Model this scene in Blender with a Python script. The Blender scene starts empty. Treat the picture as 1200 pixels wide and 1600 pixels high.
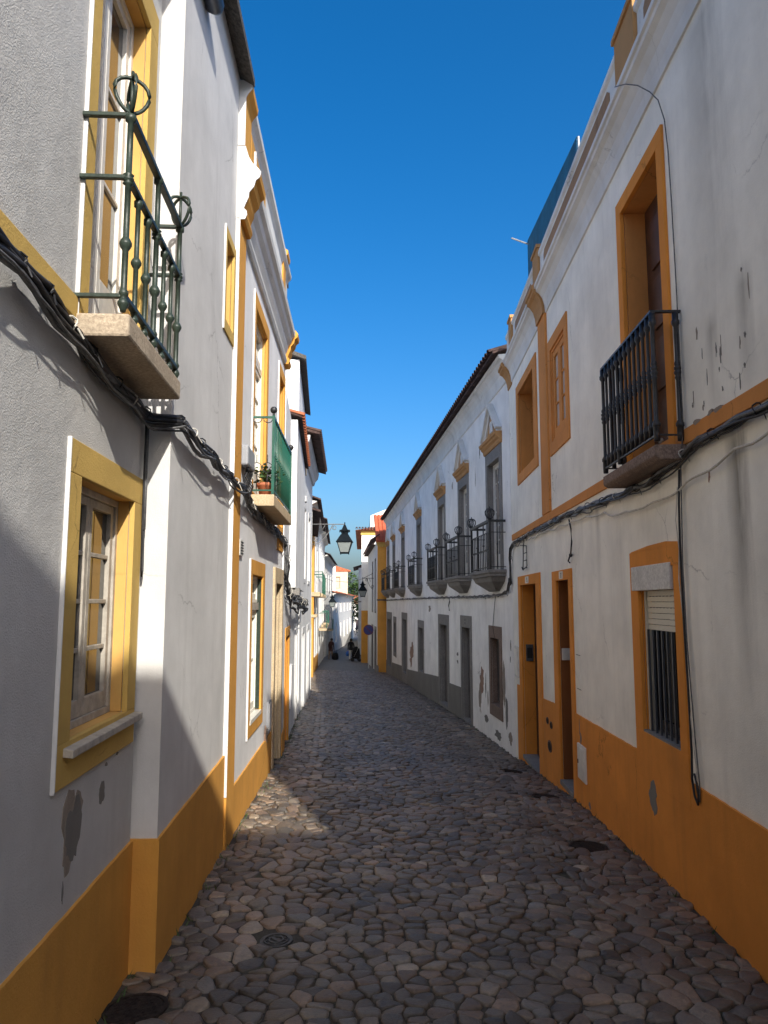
import bpy, bmesh, math, random
from mathutils import Vector, Matrix, noise
from mathutils.geometry import delaunay_2d_cdt
random.seed(11)
sc = bpy.context.scene
col = sc.collection
R = math.radians
# ---------------------------------------------------------------- camera, sky, sun, exposure
CAM_H = 1.95
cd = bpy.data.cameras.new('camera'); cam = bpy.data.objects.new('camera', cd); col.objects.link(cam)
cam.location = (0, 0, CAM_H); cam.rotation_euler = (R(90) + math.atan(140 / 1170.), 0, 0)
cd.sensor_fit = 'AUTO'; cd.sensor_width = 36; cd.lens = 1170. * 36 / 1600; cd.clip_start = .05; cd.clip_end = 4000
sc.camera = cam
SUN_EL, SUN_AZ = 31.0, 160.5                    # sun behind the camera, over the right-hand roofs (azimuth from +Y towards +X)
wd = bpy.data.worlds.new('World'); sc.world = wd; wd.use_nodes = True
nt = wd.node_tree; bg = nt.nodes['Background']
sky = nt.nodes.new('ShaderNodeTexSky'); sky.sky_type = 'NISHITA'; sky.sun_disc = False
sky.sun_elevation = R(SUN_EL); sky.sun_rotation = R(SUN_AZ); sky.altitude = 300
sky.air_density = 1.0; sky.dust_density = 5.0; sky.ozone_density = 4.3
hs = nt.nodes.new('ShaderNodeHueSaturation'); hs.inputs['Saturation'].default_value = 1.38
nt.links.new(sky.outputs[0], hs.inputs['Color']); nt.links.new(hs.outputs[0], bg.inputs[0]); bg.inputs[1].default_value = .073
sl = bpy.data.lights.new('sun', 'SUN'); sl.energy = 2.0; sl.angle = R(.53); sl.color = (1, .95, .86)
so = bpy.data.objects.new('sun', sl); col.objects.link(so); so.location = (6, -20, 14)
sd = Vector((math.sin(R(SUN_AZ)) * math.cos(R(SUN_EL)), math.cos(R(SUN_AZ)) * math.cos(R(SUN_EL)), math.sin(R(SUN_EL))))
so.rotation_euler = sd.to_track_quat('Z', 'Y').to_euler()
sc.cycles.diffuse_bounces = 12; sc.cycles.max_bounces = 16
sc.view_settings.view_transform = 'Standard'; sc.view_settings.look = 'None'
sc.view_settings.exposure = 1.58; sc.view_settings.gamma = 1; sc.view_settings.use_curve_mapping = False
# ---------------------------------------------------------------- materials
def newmat(name):
    m = bpy.data.materials.new(name); m.use_nodes = True
    t = m.node_tree; return m, t, t.nodes['Principled BSDF']
def nd(t, typ, **k):
    n = t.nodes.new(typ)
    for a, v in k.items():
        if a in n.inputs: n.inputs[a].default_value = v
        else: setattr(n, a, v)
    return n
def ramp(t, fac, p0, c0, p1, c1):
    r = t.nodes.new('ShaderNodeValToRGB'); e = r.color_ramp.elements
    e[0].position = p0; e[1].position = p1
    e[0].color = c0 if len(c0) == 4 else (*c0, 1); e[1].color = c1 if len(c1) == 4 else (*c1, 1)
    t.links.new(fac, r.inputs[0]); return r.outputs[0]
def mixc(t, fac, a, b, mode='MIX'):
    m = t.nodes.new('ShaderNodeMix'); m.data_type = 'RGBA'; m.blend_type = mode
    for s, v in ((m.inputs[0], fac), (m.inputs[6], a), (m.inputs[7], b)):
        if hasattr(v, 'links'): t.links.new(v, s)
        elif isinstance(v, (int, float)): s.default_value = v
        else: s.default_value = (*v, 1) if len(v) == 3 else v
    return m.outputs[2]
def scaled(t, s):
    tc = nd(t, 'ShaderNodeTexCoord'); mp = nd(t, 'ShaderNodeMapping'); mp.inputs['Scale'].default_value = s
    t.links.new(tc.outputs['Object'], mp.inputs[0]); return mp.outputs[0]
def plaster(name, c, bump=.25, bscale=160, streak=.25, dirt=(.25, .23, .2), rough=.92, stain=.0, stain_c=(.16, .12, .08), speck=0., peel=0., peel_c=(.3, .2, .14), bd=.006, damp=()):
    m, t, b = newmat(name); L = t.links.new
    co = scaled(t, (1, 1, 1)); st = scaled(t, (3.2, 3.2, .22))
    n1 = nd(t, 'ShaderNodeTexNoise', Scale=1.3, Detail=8, Roughness=.62); L(co, n1.inputs[0])
    n2 = nd(t, 'ShaderNodeTexNoise', Scale=1.6, Detail=7, Roughness=.65); L(st, n2.inputs[0])
    n3 = nd(t, 'ShaderNodeTexNoise', Scale=float(bscale), Detail=3, Roughness=.6); L(co, n3.inputs[0])
    lo = tuple(x * .86 for x in c); hi = tuple(min(1, x * 1.06) for x in c)
    base = ramp(t, n1.outputs[0], .35, lo, .65, hi)
    f = ramp(t, n2.outputs[0], .52, (0, 0, 0), .78, (streak,) * 3)
    cc = mixc(t, f, base, tuple(x * .55 + y * .3 for x, y in zip(c, dirt)))
    if stain:
        n4 = nd(t, 'ShaderNodeTexNoise', Scale=.9, Detail=9, Roughness=.7); L(scaled(t, (1.6, 1.6, .3)), n4.inputs[0])
        cc = mixc(t, ramp(t, n4.outputs[0], .56, (0, 0, 0), .74, (stain,) * 3), cc, stain_c)
    if speck:
        n5 = nd(t, 'ShaderNodeTexNoise', Scale=7., Detail=10, Roughness=.75); L(scaled(t, (1, 1, .45)), n5.inputs[0])
        cc = mixc(t, ramp(t, n5.outputs[0], .63, (0, 0, 0), .68, (speck,) * 3), cc, (.1, .09, .08))
    bh = n3.outputs[0]
    if peel:
        n6 = nd(t, 'ShaderNodeTexNoise', Scale=1.9, Detail=10, Roughness=.68); L(scaled(t, (1, 1, .6)), n6.inputs[0])
        pf = ramp(t, n6.outputs[0], .66, (0, 0, 0), .675, (peel,) * 3)
        cc = mixc(t, pf, cc, peel_c)
    for (x0, wd_, z0, z1, s_) in damp:
        sp = nd(t, 'ShaderNodeSeparateXYZ'); L(co, sp.inputs[0]); wv = nd(t, 'ShaderNodeTexNoise', Scale=1.6, Detail=8, Roughness=.7); L(scaled(t, (6, 6, .9)), wv.inputs[0])
        def mt(op, a, b):
            q = nd(t, 'ShaderNodeMath', operation=op)
            for i_, v_ in enumerate((a, b)):
                if hasattr(v_, 'links'): L(v_, q.inputs[i_])
                else: q.inputs[i_].default_value = v_
            return q.outputs[0]
        dx = mt('SUBTRACT', 1., mt('DIVIDE', mt('ABSOLUTE', mt('SUBTRACT', mt('ADD', sp.outputs[0], mt('MULTIPLY', mt('SUBTRACT', wv.outputs[0], .5), wd_ * .9)), x0), 0.), wd_))
        mr = nd(t, 'ShaderNodeMapRange'); L(sp.outputs[2], mr.inputs[0]); mr.inputs[1].default_value = z0; mr.inputs[2].default_value = z1
        mr2 = nd(t, 'ShaderNodeMapRange'); L(sp.outputs[2], mr2.inputs[0]); mr2.inputs[1].default_value = z1 + .12; mr2.inputs[2].default_value = z1
        fa = mt('MULTIPLY', mt('MULTIPLY', mt('MAXIMUM', dx, 0.), mr.outputs[0]), mt('MULTIPLY', mr2.outputs[0], mt('MULTIPLY', wv.outputs[0], s_ * 1.7)))
        cc = mixc(t, fa, cc, (.10, .085, .06))
    vc = nd(t, 'ShaderNodeTexVoronoi', Scale=.8, feature='DISTANCE_TO_EDGE')
    wn = nd(t, 'ShaderNodeTexNoise', Scale=3., Detail=6, Roughness=.65); L(co, wn.inputs[0])
    L(mixc(t, .22, co, wn.outputs['Color'], 'ADD'), vc.inputs[0])
    cf = ramp(t, vc.outputs['Distance'], .0012, (.6, .6, .6), .0042, (0, 0, 0)); n8 = nd(t, 'ShaderNodeTexNoise', Scale=1.1, Detail=3); L(co, n8.inputs[0])
    cm = nd(t, 'ShaderNodeMath', operation='MULTIPLY'); L(cf, cm.inputs[0]); L(ramp(t, n8.outputs[0], .53, (0, 0, 0), .62, (1, 1, 1)), cm.inputs[1])
    cc = mixc(t, cm.outputs[0], cc, tuple(x * .25 for x in c))
    n9 = nd(t, 'ShaderNodeTexNoise', Scale=5., Detail=8, Roughness=.72); L(scaled(t, (1, 1, .7)), n9.inputs[0])
    cc = mixc(t, ramp(t, n9.outputs[0], .5, (0, 0, 0), .72, (.11, .11, .11)), cc, tuple(x * .45 for x in c))
    n7 = nd(t, 'ShaderNodeTexNoise', Scale=9., Detail=4, Roughness=.6); L(co, n7.inputs[0])
    ad = nd(t, 'ShaderNodeMath', operation='MULTIPLY_ADD'); L(n7.outputs[0], ad.inputs[0]); ad.inputs[1].default_value = 1.6; L(bh, ad.inputs[2])
    bp = nd(t, 'ShaderNodeBump', Strength=float(bump), Distance=bd); L(ad.outputs[0], bp.inputs['Height'])
    L(cc, b.inputs['Base Color']); L(bp.outputs[0], b.inputs['Normal']); b.inputs['Roughness'].default_value = rough
    b.inputs['Specular IOR Level'].default_value = .25
    if 'Diffuse Roughness' in b.inputs: b.inputs['Diffuse Roughness'].default_value = 0.
    return m
def simple(name, c, rough=.5, metal=0., spec=.5, var=.12, vscale=14., bump=0., bscale=60.):
    m, t, b = newmat(name); L = t.links.new
    n = nd(t, 'ShaderNodeTexNoise', Scale=float(vscale), Detail=6, Roughness=.6); L(scaled(t, (1, 1, 1)), n.inputs[0])
    L(ramp(t, n.outputs[0], .3, tuple(x * (1 - var * 1.6) for x in c), .7, tuple(min(1, x * (1 + var)) for x in c)), b.inputs['Base Color'])
    b.inputs['Roughness'].default_value = rough; b.inputs['Metallic'].default_value = metal; b.inputs['Specular IOR Level'].default_value = spec
    if bump:
        n2 = nd(t, 'ShaderNodeTexNoise', Scale=float(bscale), Detail=6, Roughness=.65); L(scaled(t, (1, 1, 1)), n2.inputs[0])
        bp = nd(t, 'ShaderNodeBump', Strength=float(bump), Distance=.01); L(n2.outputs[0], bp.inputs['Height']); L(bp.outputs[0], b.inputs['Normal'])
    return m
def stone(name, c, c2, scale=90., bump=.5):
    m, t, b = newmat(name); L = t.links.new
    co = scaled(t, (1, 1, 1))
    n = nd(t, 'ShaderNodeTexNoise', Scale=float(scale), Detail=5, Roughness=.7); L(co, n.inputs[0])
    n2 = nd(t, 'ShaderNodeTexNoise', Scale=5., Detail=6, Roughness=.6); L(co, n2.inputs[0])
    a = ramp(t, n.outputs[0], .38, c2, .62, c)
    L(mixc(t, ramp(t, n2.outputs[0], .4, (0, 0, 0), .75, (.6, .6, .6)), a, tuple(x * .5 for x in c)), b.inputs['Base Color'])
    bp = nd(t, 'ShaderNodeBump', Strength=float(bump), Distance=.008); L(n.outputs[0], bp.inputs['Height']); L(bp.outputs[0], b.inputs['Normal'])
    b.inputs['Roughness'].default_value = .9; b.inputs['Specular IOR Level'].default_value = .2
    return m
M = {}
M['rough_grey'] = plaster('roughcast_plaster', (.56, .55, .528), bump=.5, bscale=130, streak=.2, bd=.010)
M['smooth_grey'] = plaster('lime_plaster', (.63, .62, .60), bump=.3, bscale=120, streak=.4)
M['white_c'] = plaster('white_lime_wash', (.77, .765, .755), bump=.15, bscale=120, streak=.25)
M['white_d'] = plaster('old_white_wash', (.76, .76, .75), bump=.3, bscale=60, streak=.3, speck=.25)
M['cream_white'] = plaster('stained_white_wash', (.93, .90, .80), bump=.3, bscale=110, streak=.3, stain=.22, stain_c=(.34, .31, .27), speck=.12, damp=((-.05, .16, 1.2, 2.85, .95), (.1, .35, 2.9, 5.6, .4), (3.0, .1, 1.8, 2.85, .4), (-.25, .12, 3.0, 3.7, .6), (.2, .1, 3.0, 3.6, .5)))
M['white_r2'] = plaster('weathered_white_wash', (.93, .91, .86), bump=.4, bscale=40, streak=.25, stain=.22, stain_c=(.38, .33, .29), speck=.35, peel=.7, peel_c=(.36, .28, .22))
M['white_trim'] = plaster('white_trim_paint', (.70, .695, .68), bump=.1, streak=.3, speck=.2)
M['cornice_w'] = plaster('cornice_white', (.74, .73, .69), bump=.15, streak=.3, stain=.45, stain_c=(.3, .28, .24), speck=.3)
M['yellow'] = plaster('yellow_ochre_paint', (.60, .40, .115), bump=.35, bscale=110, streak=.15, dirt=(.3, .2, .08))
M['yellow_s'] = plaster('yellow_jamb_paint', (.66, .39, .12), bump=.1, streak=.1)
M['ochre'] = plaster('ochre_paint', (.66, .325, .065), bump=.35, bscale=90, streak=.4, dirt=(.3, .13, .04), stain=.35, stain_c=(.34, .17, .06), speck=.18)
M['ochre_r'] = plaster('orange_ochre_paint', (.74, .285, .05), bump=.2, bscale=80, streak=.45, dirt=(.3, .12, .03), stain=.45, stain_c=(.40, .17, .05), speck=.16)
M['ochre_b'] = plaster('terracotta_ochre_paint', (.64, .27, .075), bump=.3, bscale=90, streak=.4, dirt=(.3, .13, .04), stain=.35, stain_c=(.34, .15, .06), speck=.15)
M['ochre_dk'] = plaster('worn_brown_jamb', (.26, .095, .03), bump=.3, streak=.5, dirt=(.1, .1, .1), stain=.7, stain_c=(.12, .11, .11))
M['ochre_old'] = plaster('weathered_ochre', (.46, .25, .1), bump=.3, streak=.4, stain=.5, stain_c=(.2, .11, .06))
M['panel_old'] = plaster('stained_ochre_panel', (.36, .21, .11), bump=.4, streak=.7, stain=.7, stain_c=(.13, .09, .06), speck=.4)
M['granite'] = stone('pinkish_granite', (.56, .46, .34), (.34, .27, .2), 55, .8)
M['granite_g'] = stone('grey_granite', (.30, .285, .26), (.18, .17, .16), 70, .5)
M['granite_b'] = stone('stained_granite', (.30, .22, .17), (.15, .11, .09), 60, .5)
M['limestone'] = stone('pale_limestone', (.62, .5, .33), (.46, .34, .2), 70, .4)
M['dark_stone'] = stone('lichen_stone', (.16, .145, .125), (.06, .055, .05), 30, .9)
M['cement'] = plaster('cement_plinth', (.20, .19, .17), bump=.5, bscale=40, streak=.6, stain=.5, stain_c=(.08, .075, .07))
M['bare'] = plaster('bare_render', (.30, .255, .21), bump=.9, bscale=50, streak=.2, stain=.4)
M['bare_b'] = plaster('bare_brown_render', (.34, .22, .16), bump=.9, bscale=50, streak=.2, stain=.4)
M['bare_g'] = plaster('bare_grey_render', (.2, .19, .17), bump=.9, bscale=50, streak=.2)
M['iron_g'] = simple('green_grey_iron', (.028, .042, .031), .42, 0, .4, .25, 30, .15)
M['iron_k'] = simple('black_iron', (.022, .022, .024), .45, 0, .5, .3, 30, .15)
M['iron_green'] = simple('green_painted_iron', (.012, .095, .062), .35, 0, .5, .2, 20)
M['iron_r2'] = simple('dark_grey_iron', (.035, .036, .034), .55, 0, .4, .3, 30, .2)
M['zinc'] = simple('zinc_pipe', (.11, .115, .125), .45, .5, .5, .3, 12)
M['wood_w'] = simple('white_window_paint', (.68, .65, .58), .45, 0, .5, .08, 20, .1)
M['wood_grey'] = simple('grey_weathered_wood', (.42, .38, .32), .6, 0, .4, .18, 18, .25)
M['wood_cream'] = simple('cream_window_paint', (.74, .72, .64), .42, 0, .5, .06, 20)
M['door_dark'] = simple('dark_door_paint', (.028, .018, .016), .4, 0, .5, .3, 10)
M['door_brown'] = simple('brown_door_paint', (.085, .036, .02), .5, 0, .4, .3, 8)
M['door_grey'] = simple('grey_door_paint', (.10, .088, .08), .6, 0, .4, .25, 6)
M['pane'] = simple('window_glass', (.035, .038, .04), .04, 0, .8, .2, 2)
M['pane_pale'] = simple('curtained_glass', (.55, .54, .5), .12, 0, .6, .08, 3)
M['tile'] = simple('terracotta_tile', (.42, .135, .065), .85, 0, .2, .3, 6, .3)
M['tile_dark'] = simple('old_roof_tile', (.085, .055, .048), .9, 0, .2, .4, 6, .4)
M['tile_red'] = simple('new_red_tile', (.52, .125, .06), .8, 0, .2, .15, 6, .2)
M['cable'] = simple('black_cable', (.018, .018, .02), .5, 0, .4, .3, 40)
M['cable_grey'] = simple('grey_cable', (.12, .12, .12), .5, 0, .4, .3, 40)
M['cable_white'] = simple('white_cable', (.6, .57, .5), .5, 0, .4, .15, 30)
M['plastic_g'] = simple('grey_plastic', (.30, .31, .33), .45, 0, .5, .08, 8)
M['plastic_w'] = simple('white_plastic', (.70, .68, .62), .5, 0, .4, .1, 8)
M['shutter'] = simple('cream_shutter', (.66, .62, .50), .5, 0, .4, .08, 10)
M['stonebox'] = stone('flaking_shutter_box', (.82, .80, .74), (.60, .58, .53), 38, .6)
M['cast_iron'] = simple('cast_iron_cover', (.10, .098, .092), .55, .4, .5, .3, 25, .3)
M['cast_dark'] = simple('dark_cover', (.036, .028, .023), .85, 0, .15, .4, 25, .3)
M['pot'] = simple('clay_pot', (.50, .17, .085), .75, 0, .3, .15, 10)
M['leaf'] = simple('geranium_leaf', (.055, .10, .03), .6, 0, .3, .4, 20)
M['leaf_tree'] = simple('tree_leaf', (.06, .115, .025), .6, 0, .3, .45, 2)
M['leaf_dark'] = simple('dark_tree_leaf', (.022, .045, .018), .7, 0, .2, .4, 2)
M['bark'] = simple('bark', (.09, .065, .045), .9, 0, .2, .3, 10, .6)
M['net'] = simple('blue_green_mesh', (.006, .085, .16), .7, 0, .3, .25, 5)
M['lamp_k'] = simple('lantern_metal', (.006, .010, .014), .8, 0, .12, .2, 20)
M['lamp_glass'] = simple('frosted_lantern_glass', (.24, .27, .265), .25, 0, .5, .06, 6)
M['bracket'] = simple('grey_bracket_paint', (.17, .17, .165), .5, 0, .4, .2, 30)
M['sign_b'] = simple('blue_sign', (.015, .025, .16), .4, 0, .5, .05, 6)
M['sign_r'] = simple('red_sign', (.10, .012, .05), .4, 0, .5, .05, 6)
M['sign_w'] = simple('sign_grey', (.5, .5, .5), .4, 0, .5, .05, 6)
M['cloth_k'] = simple('black_cloth', (.014, .014, .016), .85, 0, .2, .3, 10)
M['cloth_w'] = simple('pale_trousers', (.50, .48, .43), .85, 0, .2, .1, 10)
M['cloth_t'] = simple('tan_trousers', (.24, .17, .11), .85, 0, .2, .15, 10)
M['cloth_r'] = simple('maroon_cloth', (.055, .025, .022), .85, 0, .2, .2, 10)
M['bag_b'] = simple('blue_bag', (.02, .12, .45), .6, 0, .3, .1, 10)
M['skin'] = simple('skin', (.34, .19, .13), .6, 0, .3, .05, 10)
M['hair'] = simple('dark_hair', (.015, .012, .01), .6, 0, .3, .2, 30)
M['shoe'] = simple('shoe', (.02, .02, .02), .5, 0, .4, .2, 10)
M['render_far'] = plaster('far_white_wash', (.78, .765, .72), bump=.2, bscale=20, streak=.5, stain=.2, stain_c=(.42, .36, .28))
M['render_tan'] = plaster('far_tan_wash', (.66, .52, .40), bump=.2, bscale=20, streak=.5, stain=.3)
M['number'] = simple('number_tile', (.62, .56, .45), .4, 0, .5, .1, 20)
M['digit'] = simple('number_paint', (.03, .03, .04), .5, 0, .4, .1, 20)
def cobble_mat():
    m, t, b = newmat('worn_cobble'); L = t.links.new
    at = nd(t, 'ShaderNodeAttribute', attribute_name='tint')
    n = nd(t, 'ShaderNodeTexNoise', Scale=42., Detail=6, Roughness=.7); L(scaled(t, (1, 1, 1)), n.inputs[0])
    n2 = nd(t, 'ShaderNodeTexNoise', Scale=1.1, Detail=4, Roughness=.6); L(scaled(t, (1, 1, 1)), n2.inputs[0])
    c = mixc(t, 1., at.outputs['Color'], ramp(t, n.outputs[0], .3, (.55, .55, .55), .72, (1.25, 1.22, 1.18)), 'MULTIPLY')
    c = mixc(t, 1., c, ramp(t, n2.outputs[0], .32, (.62, .6, .58), .68, (1.2, 1.2, 1.2)), 'MULTIPLY')
    L(c, b.inputs['Base Color'])
    bp = nd(t, 'ShaderNodeBump', Strength=.9, Distance=.008); L(n.outputs[0], bp.inputs['Height']); L(bp.outputs[0], b.inputs['Normal'])
    L(ramp(t, n.outputs[0], .3, (.26,) * 3, .7, (.6,) * 3), b.inputs['Roughness']); b.inputs['Specular IOR Level'].default_value = .55
    return m
M['cobble'] = cobble_mat()
def ground_mat():
    m, t, b = newmat('joint_sand'); L = t.links.new
    n = nd(t, 'ShaderNodeTexNoise', Scale=60., Detail=6, Roughness=.7); L(scaled(t, (1, 1, 1)), n.inputs[0])
    n2 = nd(t, 'ShaderNodeTexNoise', Scale=.9, Detail=6, Roughness=.7); L(scaled(t, (1, 1, 1)), n2.inputs[0])
    c = ramp(t, n.outputs[0], .3, (.03, .025, .02), .7, (.085, .072, .056))
    L(mixc(t, ramp(t, n2.outputs[0], .5, (0, 0, 0), .68, (.7,) * 3), c, (.035, .045, .015)), b.inputs['Base Color'])
    b.inputs['Roughness'].default_value = .95
    return m
M['ground'] = ground_mat()
def farcobble_mat():
    m, t, b = newmat('distant_cobbles'); L = t.links.new
    co = scaled(t, (6.2, 8.5, 6))
    v = nd(t, 'ShaderNodeTexVoronoi', Scale=1.); L(co, v.inputs[0])
    v2 = nd(t, 'ShaderNodeTexVoronoi', Scale=1., feature='DISTANCE_TO_EDGE'); L(co, v2.inputs[0])
    sep = nd(t, 'ShaderNodeSeparateColor'); L(v.outputs['Color'], sep.inputs[0])
    c = ramp(t, sep.outputs[0], 0., (.08, .072, .064), 1., (.17, .155, .14))
    L(mixc(t, ramp(t, v2.outputs['Distance'], .02, (1, 1, 1), .12, (0, 0, 0)), c, (.035, .03, .025)), b.inputs['Base Color'])
    bp = nd(t, 'ShaderNodeBump', Strength=.8, Distance=.03); L(v2.outputs['Distance'], bp.inputs['Height']); L(bp.outputs[0], b.inputs['Normal'])
    b.inputs['Roughness'].default_value = .6
    return m
M['farcobble'] = farcobble_mat()
# ---------------------------------------------------------------- frames and mesh builder
class Fr:                                        # a façade frame: f metres along the wall (away from the camera), o outwards, z up
    def __init__(s, x, y, dx, dy, side):
        l = math.hypot(dx, dy); s.p = Vector((x, y, 0)); s.u = Vector((dx / l, dy / l, 0)); s.sg = -1 if side == 'L' else 1
        s.n = Vector((s.u.y, -s.u.x, 0)) if side == 'L' else Vector((-s.u.y, s.u.x, 0))
        X = s.u * s.sg; s.rz = math.atan2(X.y, X.x)
    def w(s, f, o, z): return s.p + s.u * f + s.n * o + Vector((0, 0, z))
class Wd:
    sg = 1; rz = 0; p = Vector((0, 0, 0))
    def w(s, f, o, z): return Vector((f, o, z))
WORLD = Wd()
def link(name, me, parent=None):
    o = bpy.data.objects.new(name, me); col.objects.link(o)
    if parent: o.parent = parent
    return o
def thing(name, label, cat, W=WORLD, loc=None, group=None, rz=None):
    o = bpy.data.objects.new(name, None); col.objects.link(o); o.empty_display_size = .2
    o.location = W.p if loc is None else loc; o.rotation_euler.z = W.rz if rz is None else rz
    tag(o, label, cat, group); return o
def tag(o, label, cat, group=None):
    o['label'] = label; o['category'] = cat
    if group: o['group'] = group
    return o
class MB:
    def __init__(s, W=WORLD): s.v = []; s.f = []; s.sg = W.sg; s.mi = []; s.cur = 0
    def add(s, vs, fs):
        n = len(s.v); s.v += [(s.sg * a, b, c) for a, b, c in vs]; s.f += [tuple(n + i for i in f) for f in fs]; s.mi += [s.cur] * len(fs)
        return s
    def box(s, f0, f1, o0, o1, z0, z1):
        return s.add([(f, o, z) for z in (z0, z1) for o in (o0, o1) for f in (f0, f1)],
                     [(0, 1, 3, 2), (4, 5, 7, 6), (0, 1, 5, 4), (2, 3, 7, 6), (0, 2, 6, 4), (1, 3, 7, 5)])
    def ext(s, poly, fn, a, b):
        n = len(poly); vs = [fn(p, a) for p in poly] + [fn(p, b) for p in poly]
        return s.add(vs, [tuple(range(n)), tuple(range(n, 2 * n))] + [(i, (i + 1) % n, n + (i + 1) % n, n + i) for i in range(n)])
    def along(s, prof, f0, f1): return s.ext(prof, lambda p, a: (a, p[0], p[1]), f0, f1)       # profile (o,z) along f
    def face(s, poly, o0, o1): return s.ext(poly, lambda p, a: (p[0], a, p[1]), o0, o1)          # polygon (f,z) across o
    def slab(s, poly, z0, z1): return s.ext(poly, lambda p, a: (p[0], p[1], a), z0, z1)          # polygon (f,o) up z
    def tube(s, pts, r, n=6, cap=True):
        pts = [Vector(p) for p in pts]; rr = r if isinstance(r, (list, tuple)) else [r] * len(pts)
        vs = []; fs = []; up = None
        for i, p in enumerate(pts):
            d = (pts[min(i + 1, len(pts) - 1)] - pts[max(i - 1, 0)])
            d = d.normalized() if d.length > 1e-9 else Vector((0, 0, 1))
            if up is None: up = Vector((0, 0, 1)) if abs(d.z) < .9 else Vector((1, 0, 0))
            a = d.cross(up)
            if a.length < 1e-4: up = Vector((1, 0, 0)) if abs(d.x) < .9 else Vector((0, 1, 0)); a = d.cross(up)
            a.normalize(); c = d.cross(a)
            for k in range(n):
                q = p + (a * math.cos(2 * math.pi * k / n) + c * math.sin(2 * math.pi * k / n)) * rr[i]; vs.append(tuple(q))
        for i in range(len(pts) - 1):
            for k in range(n):
                fs.append((i * n + k, i * n + (k + 1) % n, (i + 1) * n + (k + 1) % n, (i + 1) * n + k))
        if cap: fs += [tuple(range(n)), tuple(range((len(pts) - 1) * n, len(pts) * n))]
        return s.add(vs, fs)
    def lathe(s, f, o, prof, n=10):               # prof: (r,z) list
        vs = []; fs = []
        for r, z in prof:
            for k in range(n): vs.append((f + r * math.cos(2 * math.pi * k / n), o + r * math.sin(2 * math.pi * k / n), z))
        for i in range(len(prof) - 1):
            for k in range(n): fs.append((i * n + k, i * n + (k + 1) % n, (i + 1) * n + (k + 1) % n, (i + 1) * n + k))
        fs += [tuple(range(n)), tuple(range((len(prof) - 1) * n, len(prof) * n))]
        return s.add(vs, fs)
    def ball(s, c, r, n=10, sq=1.):
        return s.lathe(c[0], c[1], [(max(.0005, r * math.sin(math.pi * i / 6)), c[2] - r * sq * math.cos(math.pi * i / 6)) for i in range(7)], n)
    def mesh(s, name, mat, smooth=False):
        me = bpy.data.meshes.new(name); me.from_pydata(s.v, [], s.f)
        bm = bmesh.new(); bm.from_mesh(me); bmesh.ops.recalc_face_normals(bm, faces=bm.faces); bm.to_mesh(me); bm.free()
        for m in (mat if isinstance(mat, (list, tuple)) else [mat]): me.materials.append(M[m] if isinstance(m, str) else m)
        if isinstance(mat, (list, tuple)): me.polygons.foreach_set('material_index', s.mi)
        if smooth: me.shade_smooth()
        return me
    def build(s, name, mat, parent=None, smooth=False, bevel=0):
        o = link(name, s.mesh(name, mat, smooth), parent)
        if bevel:
            b = o.modifiers.new('edge', 'BEVEL'); b.width = bevel; b.segments = 2; b.limit_method = 'ANGLE'
        return o
def inst(name, me, parent, W, f, o, z, rz=0):
    ob = link(name, me, parent); ob.location = (W.sg * f, o, z); ob.rotation_euler.z = rz; return ob
_unit = {}
def ubox(name, mat, parent, W, f0, f1, o0, o1, z0, z1):      # a box part that shares one unit mesh per material
    if mat not in _unit: _unit[mat] = MB().box(-.5, .5, -.5, .5, -.5, .5).mesh('unit_' + mat, mat)
    ob = link(name, _unit[mat], parent); ob.location = (W.sg * (f0 + f1) / 2, (o0 + o1) / 2, (z0 + z1) / 2)
    ob.scale = (abs(f1 - f0), abs(o1 - o0), abs(z1 - z0)); return ob
def lerp(tab, y):
    if y <= tab[0][0]: return tab[0][1]
    for (a, va), (b, vb) in zip(tab, tab[1:]):
        if y <= b: return va + (vb - va) * (y - a) / (b - a)
    return tab[-1][1]
# ---------------------------------------------------------------- the street's lines
XL = [(-40, .94), (4.22, -1.37), (4.24, -1.23), (6.2, -1.29), (6.21, -1.283), (10.45, -1.40), (31, -2.99), (65, -5.2), (85, -5.8), (135, -5.4), (170, -6)]
XR = [(-40, .86), (4.21, 1.99), (12.93, 2.21), (40.7, .14), (40.72, -.35), (54.5, -1.16), (55, -1.64), (75, -2.24), (110, -3.4), (170, -5)]
ZL = [(-40, 1.6), (-12, .45), (0, .12), (2.7, .08), (4.2, 0), (6.2, 0), (7.6, -.02), (9.9, -.08), (13, -.28), (17.6, -.53), (24, -.78), (31, -1.1), (40, -1.65), (60, -2.6), (80, -3.45), (95, -3.95), (110, -4.25), (140, -4.5), (500, -4.5)]
ZR = [(-40, 1.5), (-12, .3), (0, .03), (5, 0), (6.2, -.06), (8.3, -.17), (10.2, -.36), (11.9, -.5), (12.9, -.65), (16.6, -.72), (21, -.9), (24.6, -1.08), (29.4, -1.25), (40, -1.78), (60, -2.66), (80, -3.5), (95, -3.98), (110, -4.3), (140, -4.5), (500, -4.5)]
def zg(x, y):
    a, b = lerp(XL, y), lerp(XR, y); t = (x - a) / (b - a); t = min(1, max(0, t))
    zl, zr = lerp(ZL, y), lerp(ZR, y)
    return zl + (zr - zl) * t + .035 * math.sin(math.pi * t) * (1 if y < 60 else 0)
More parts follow.
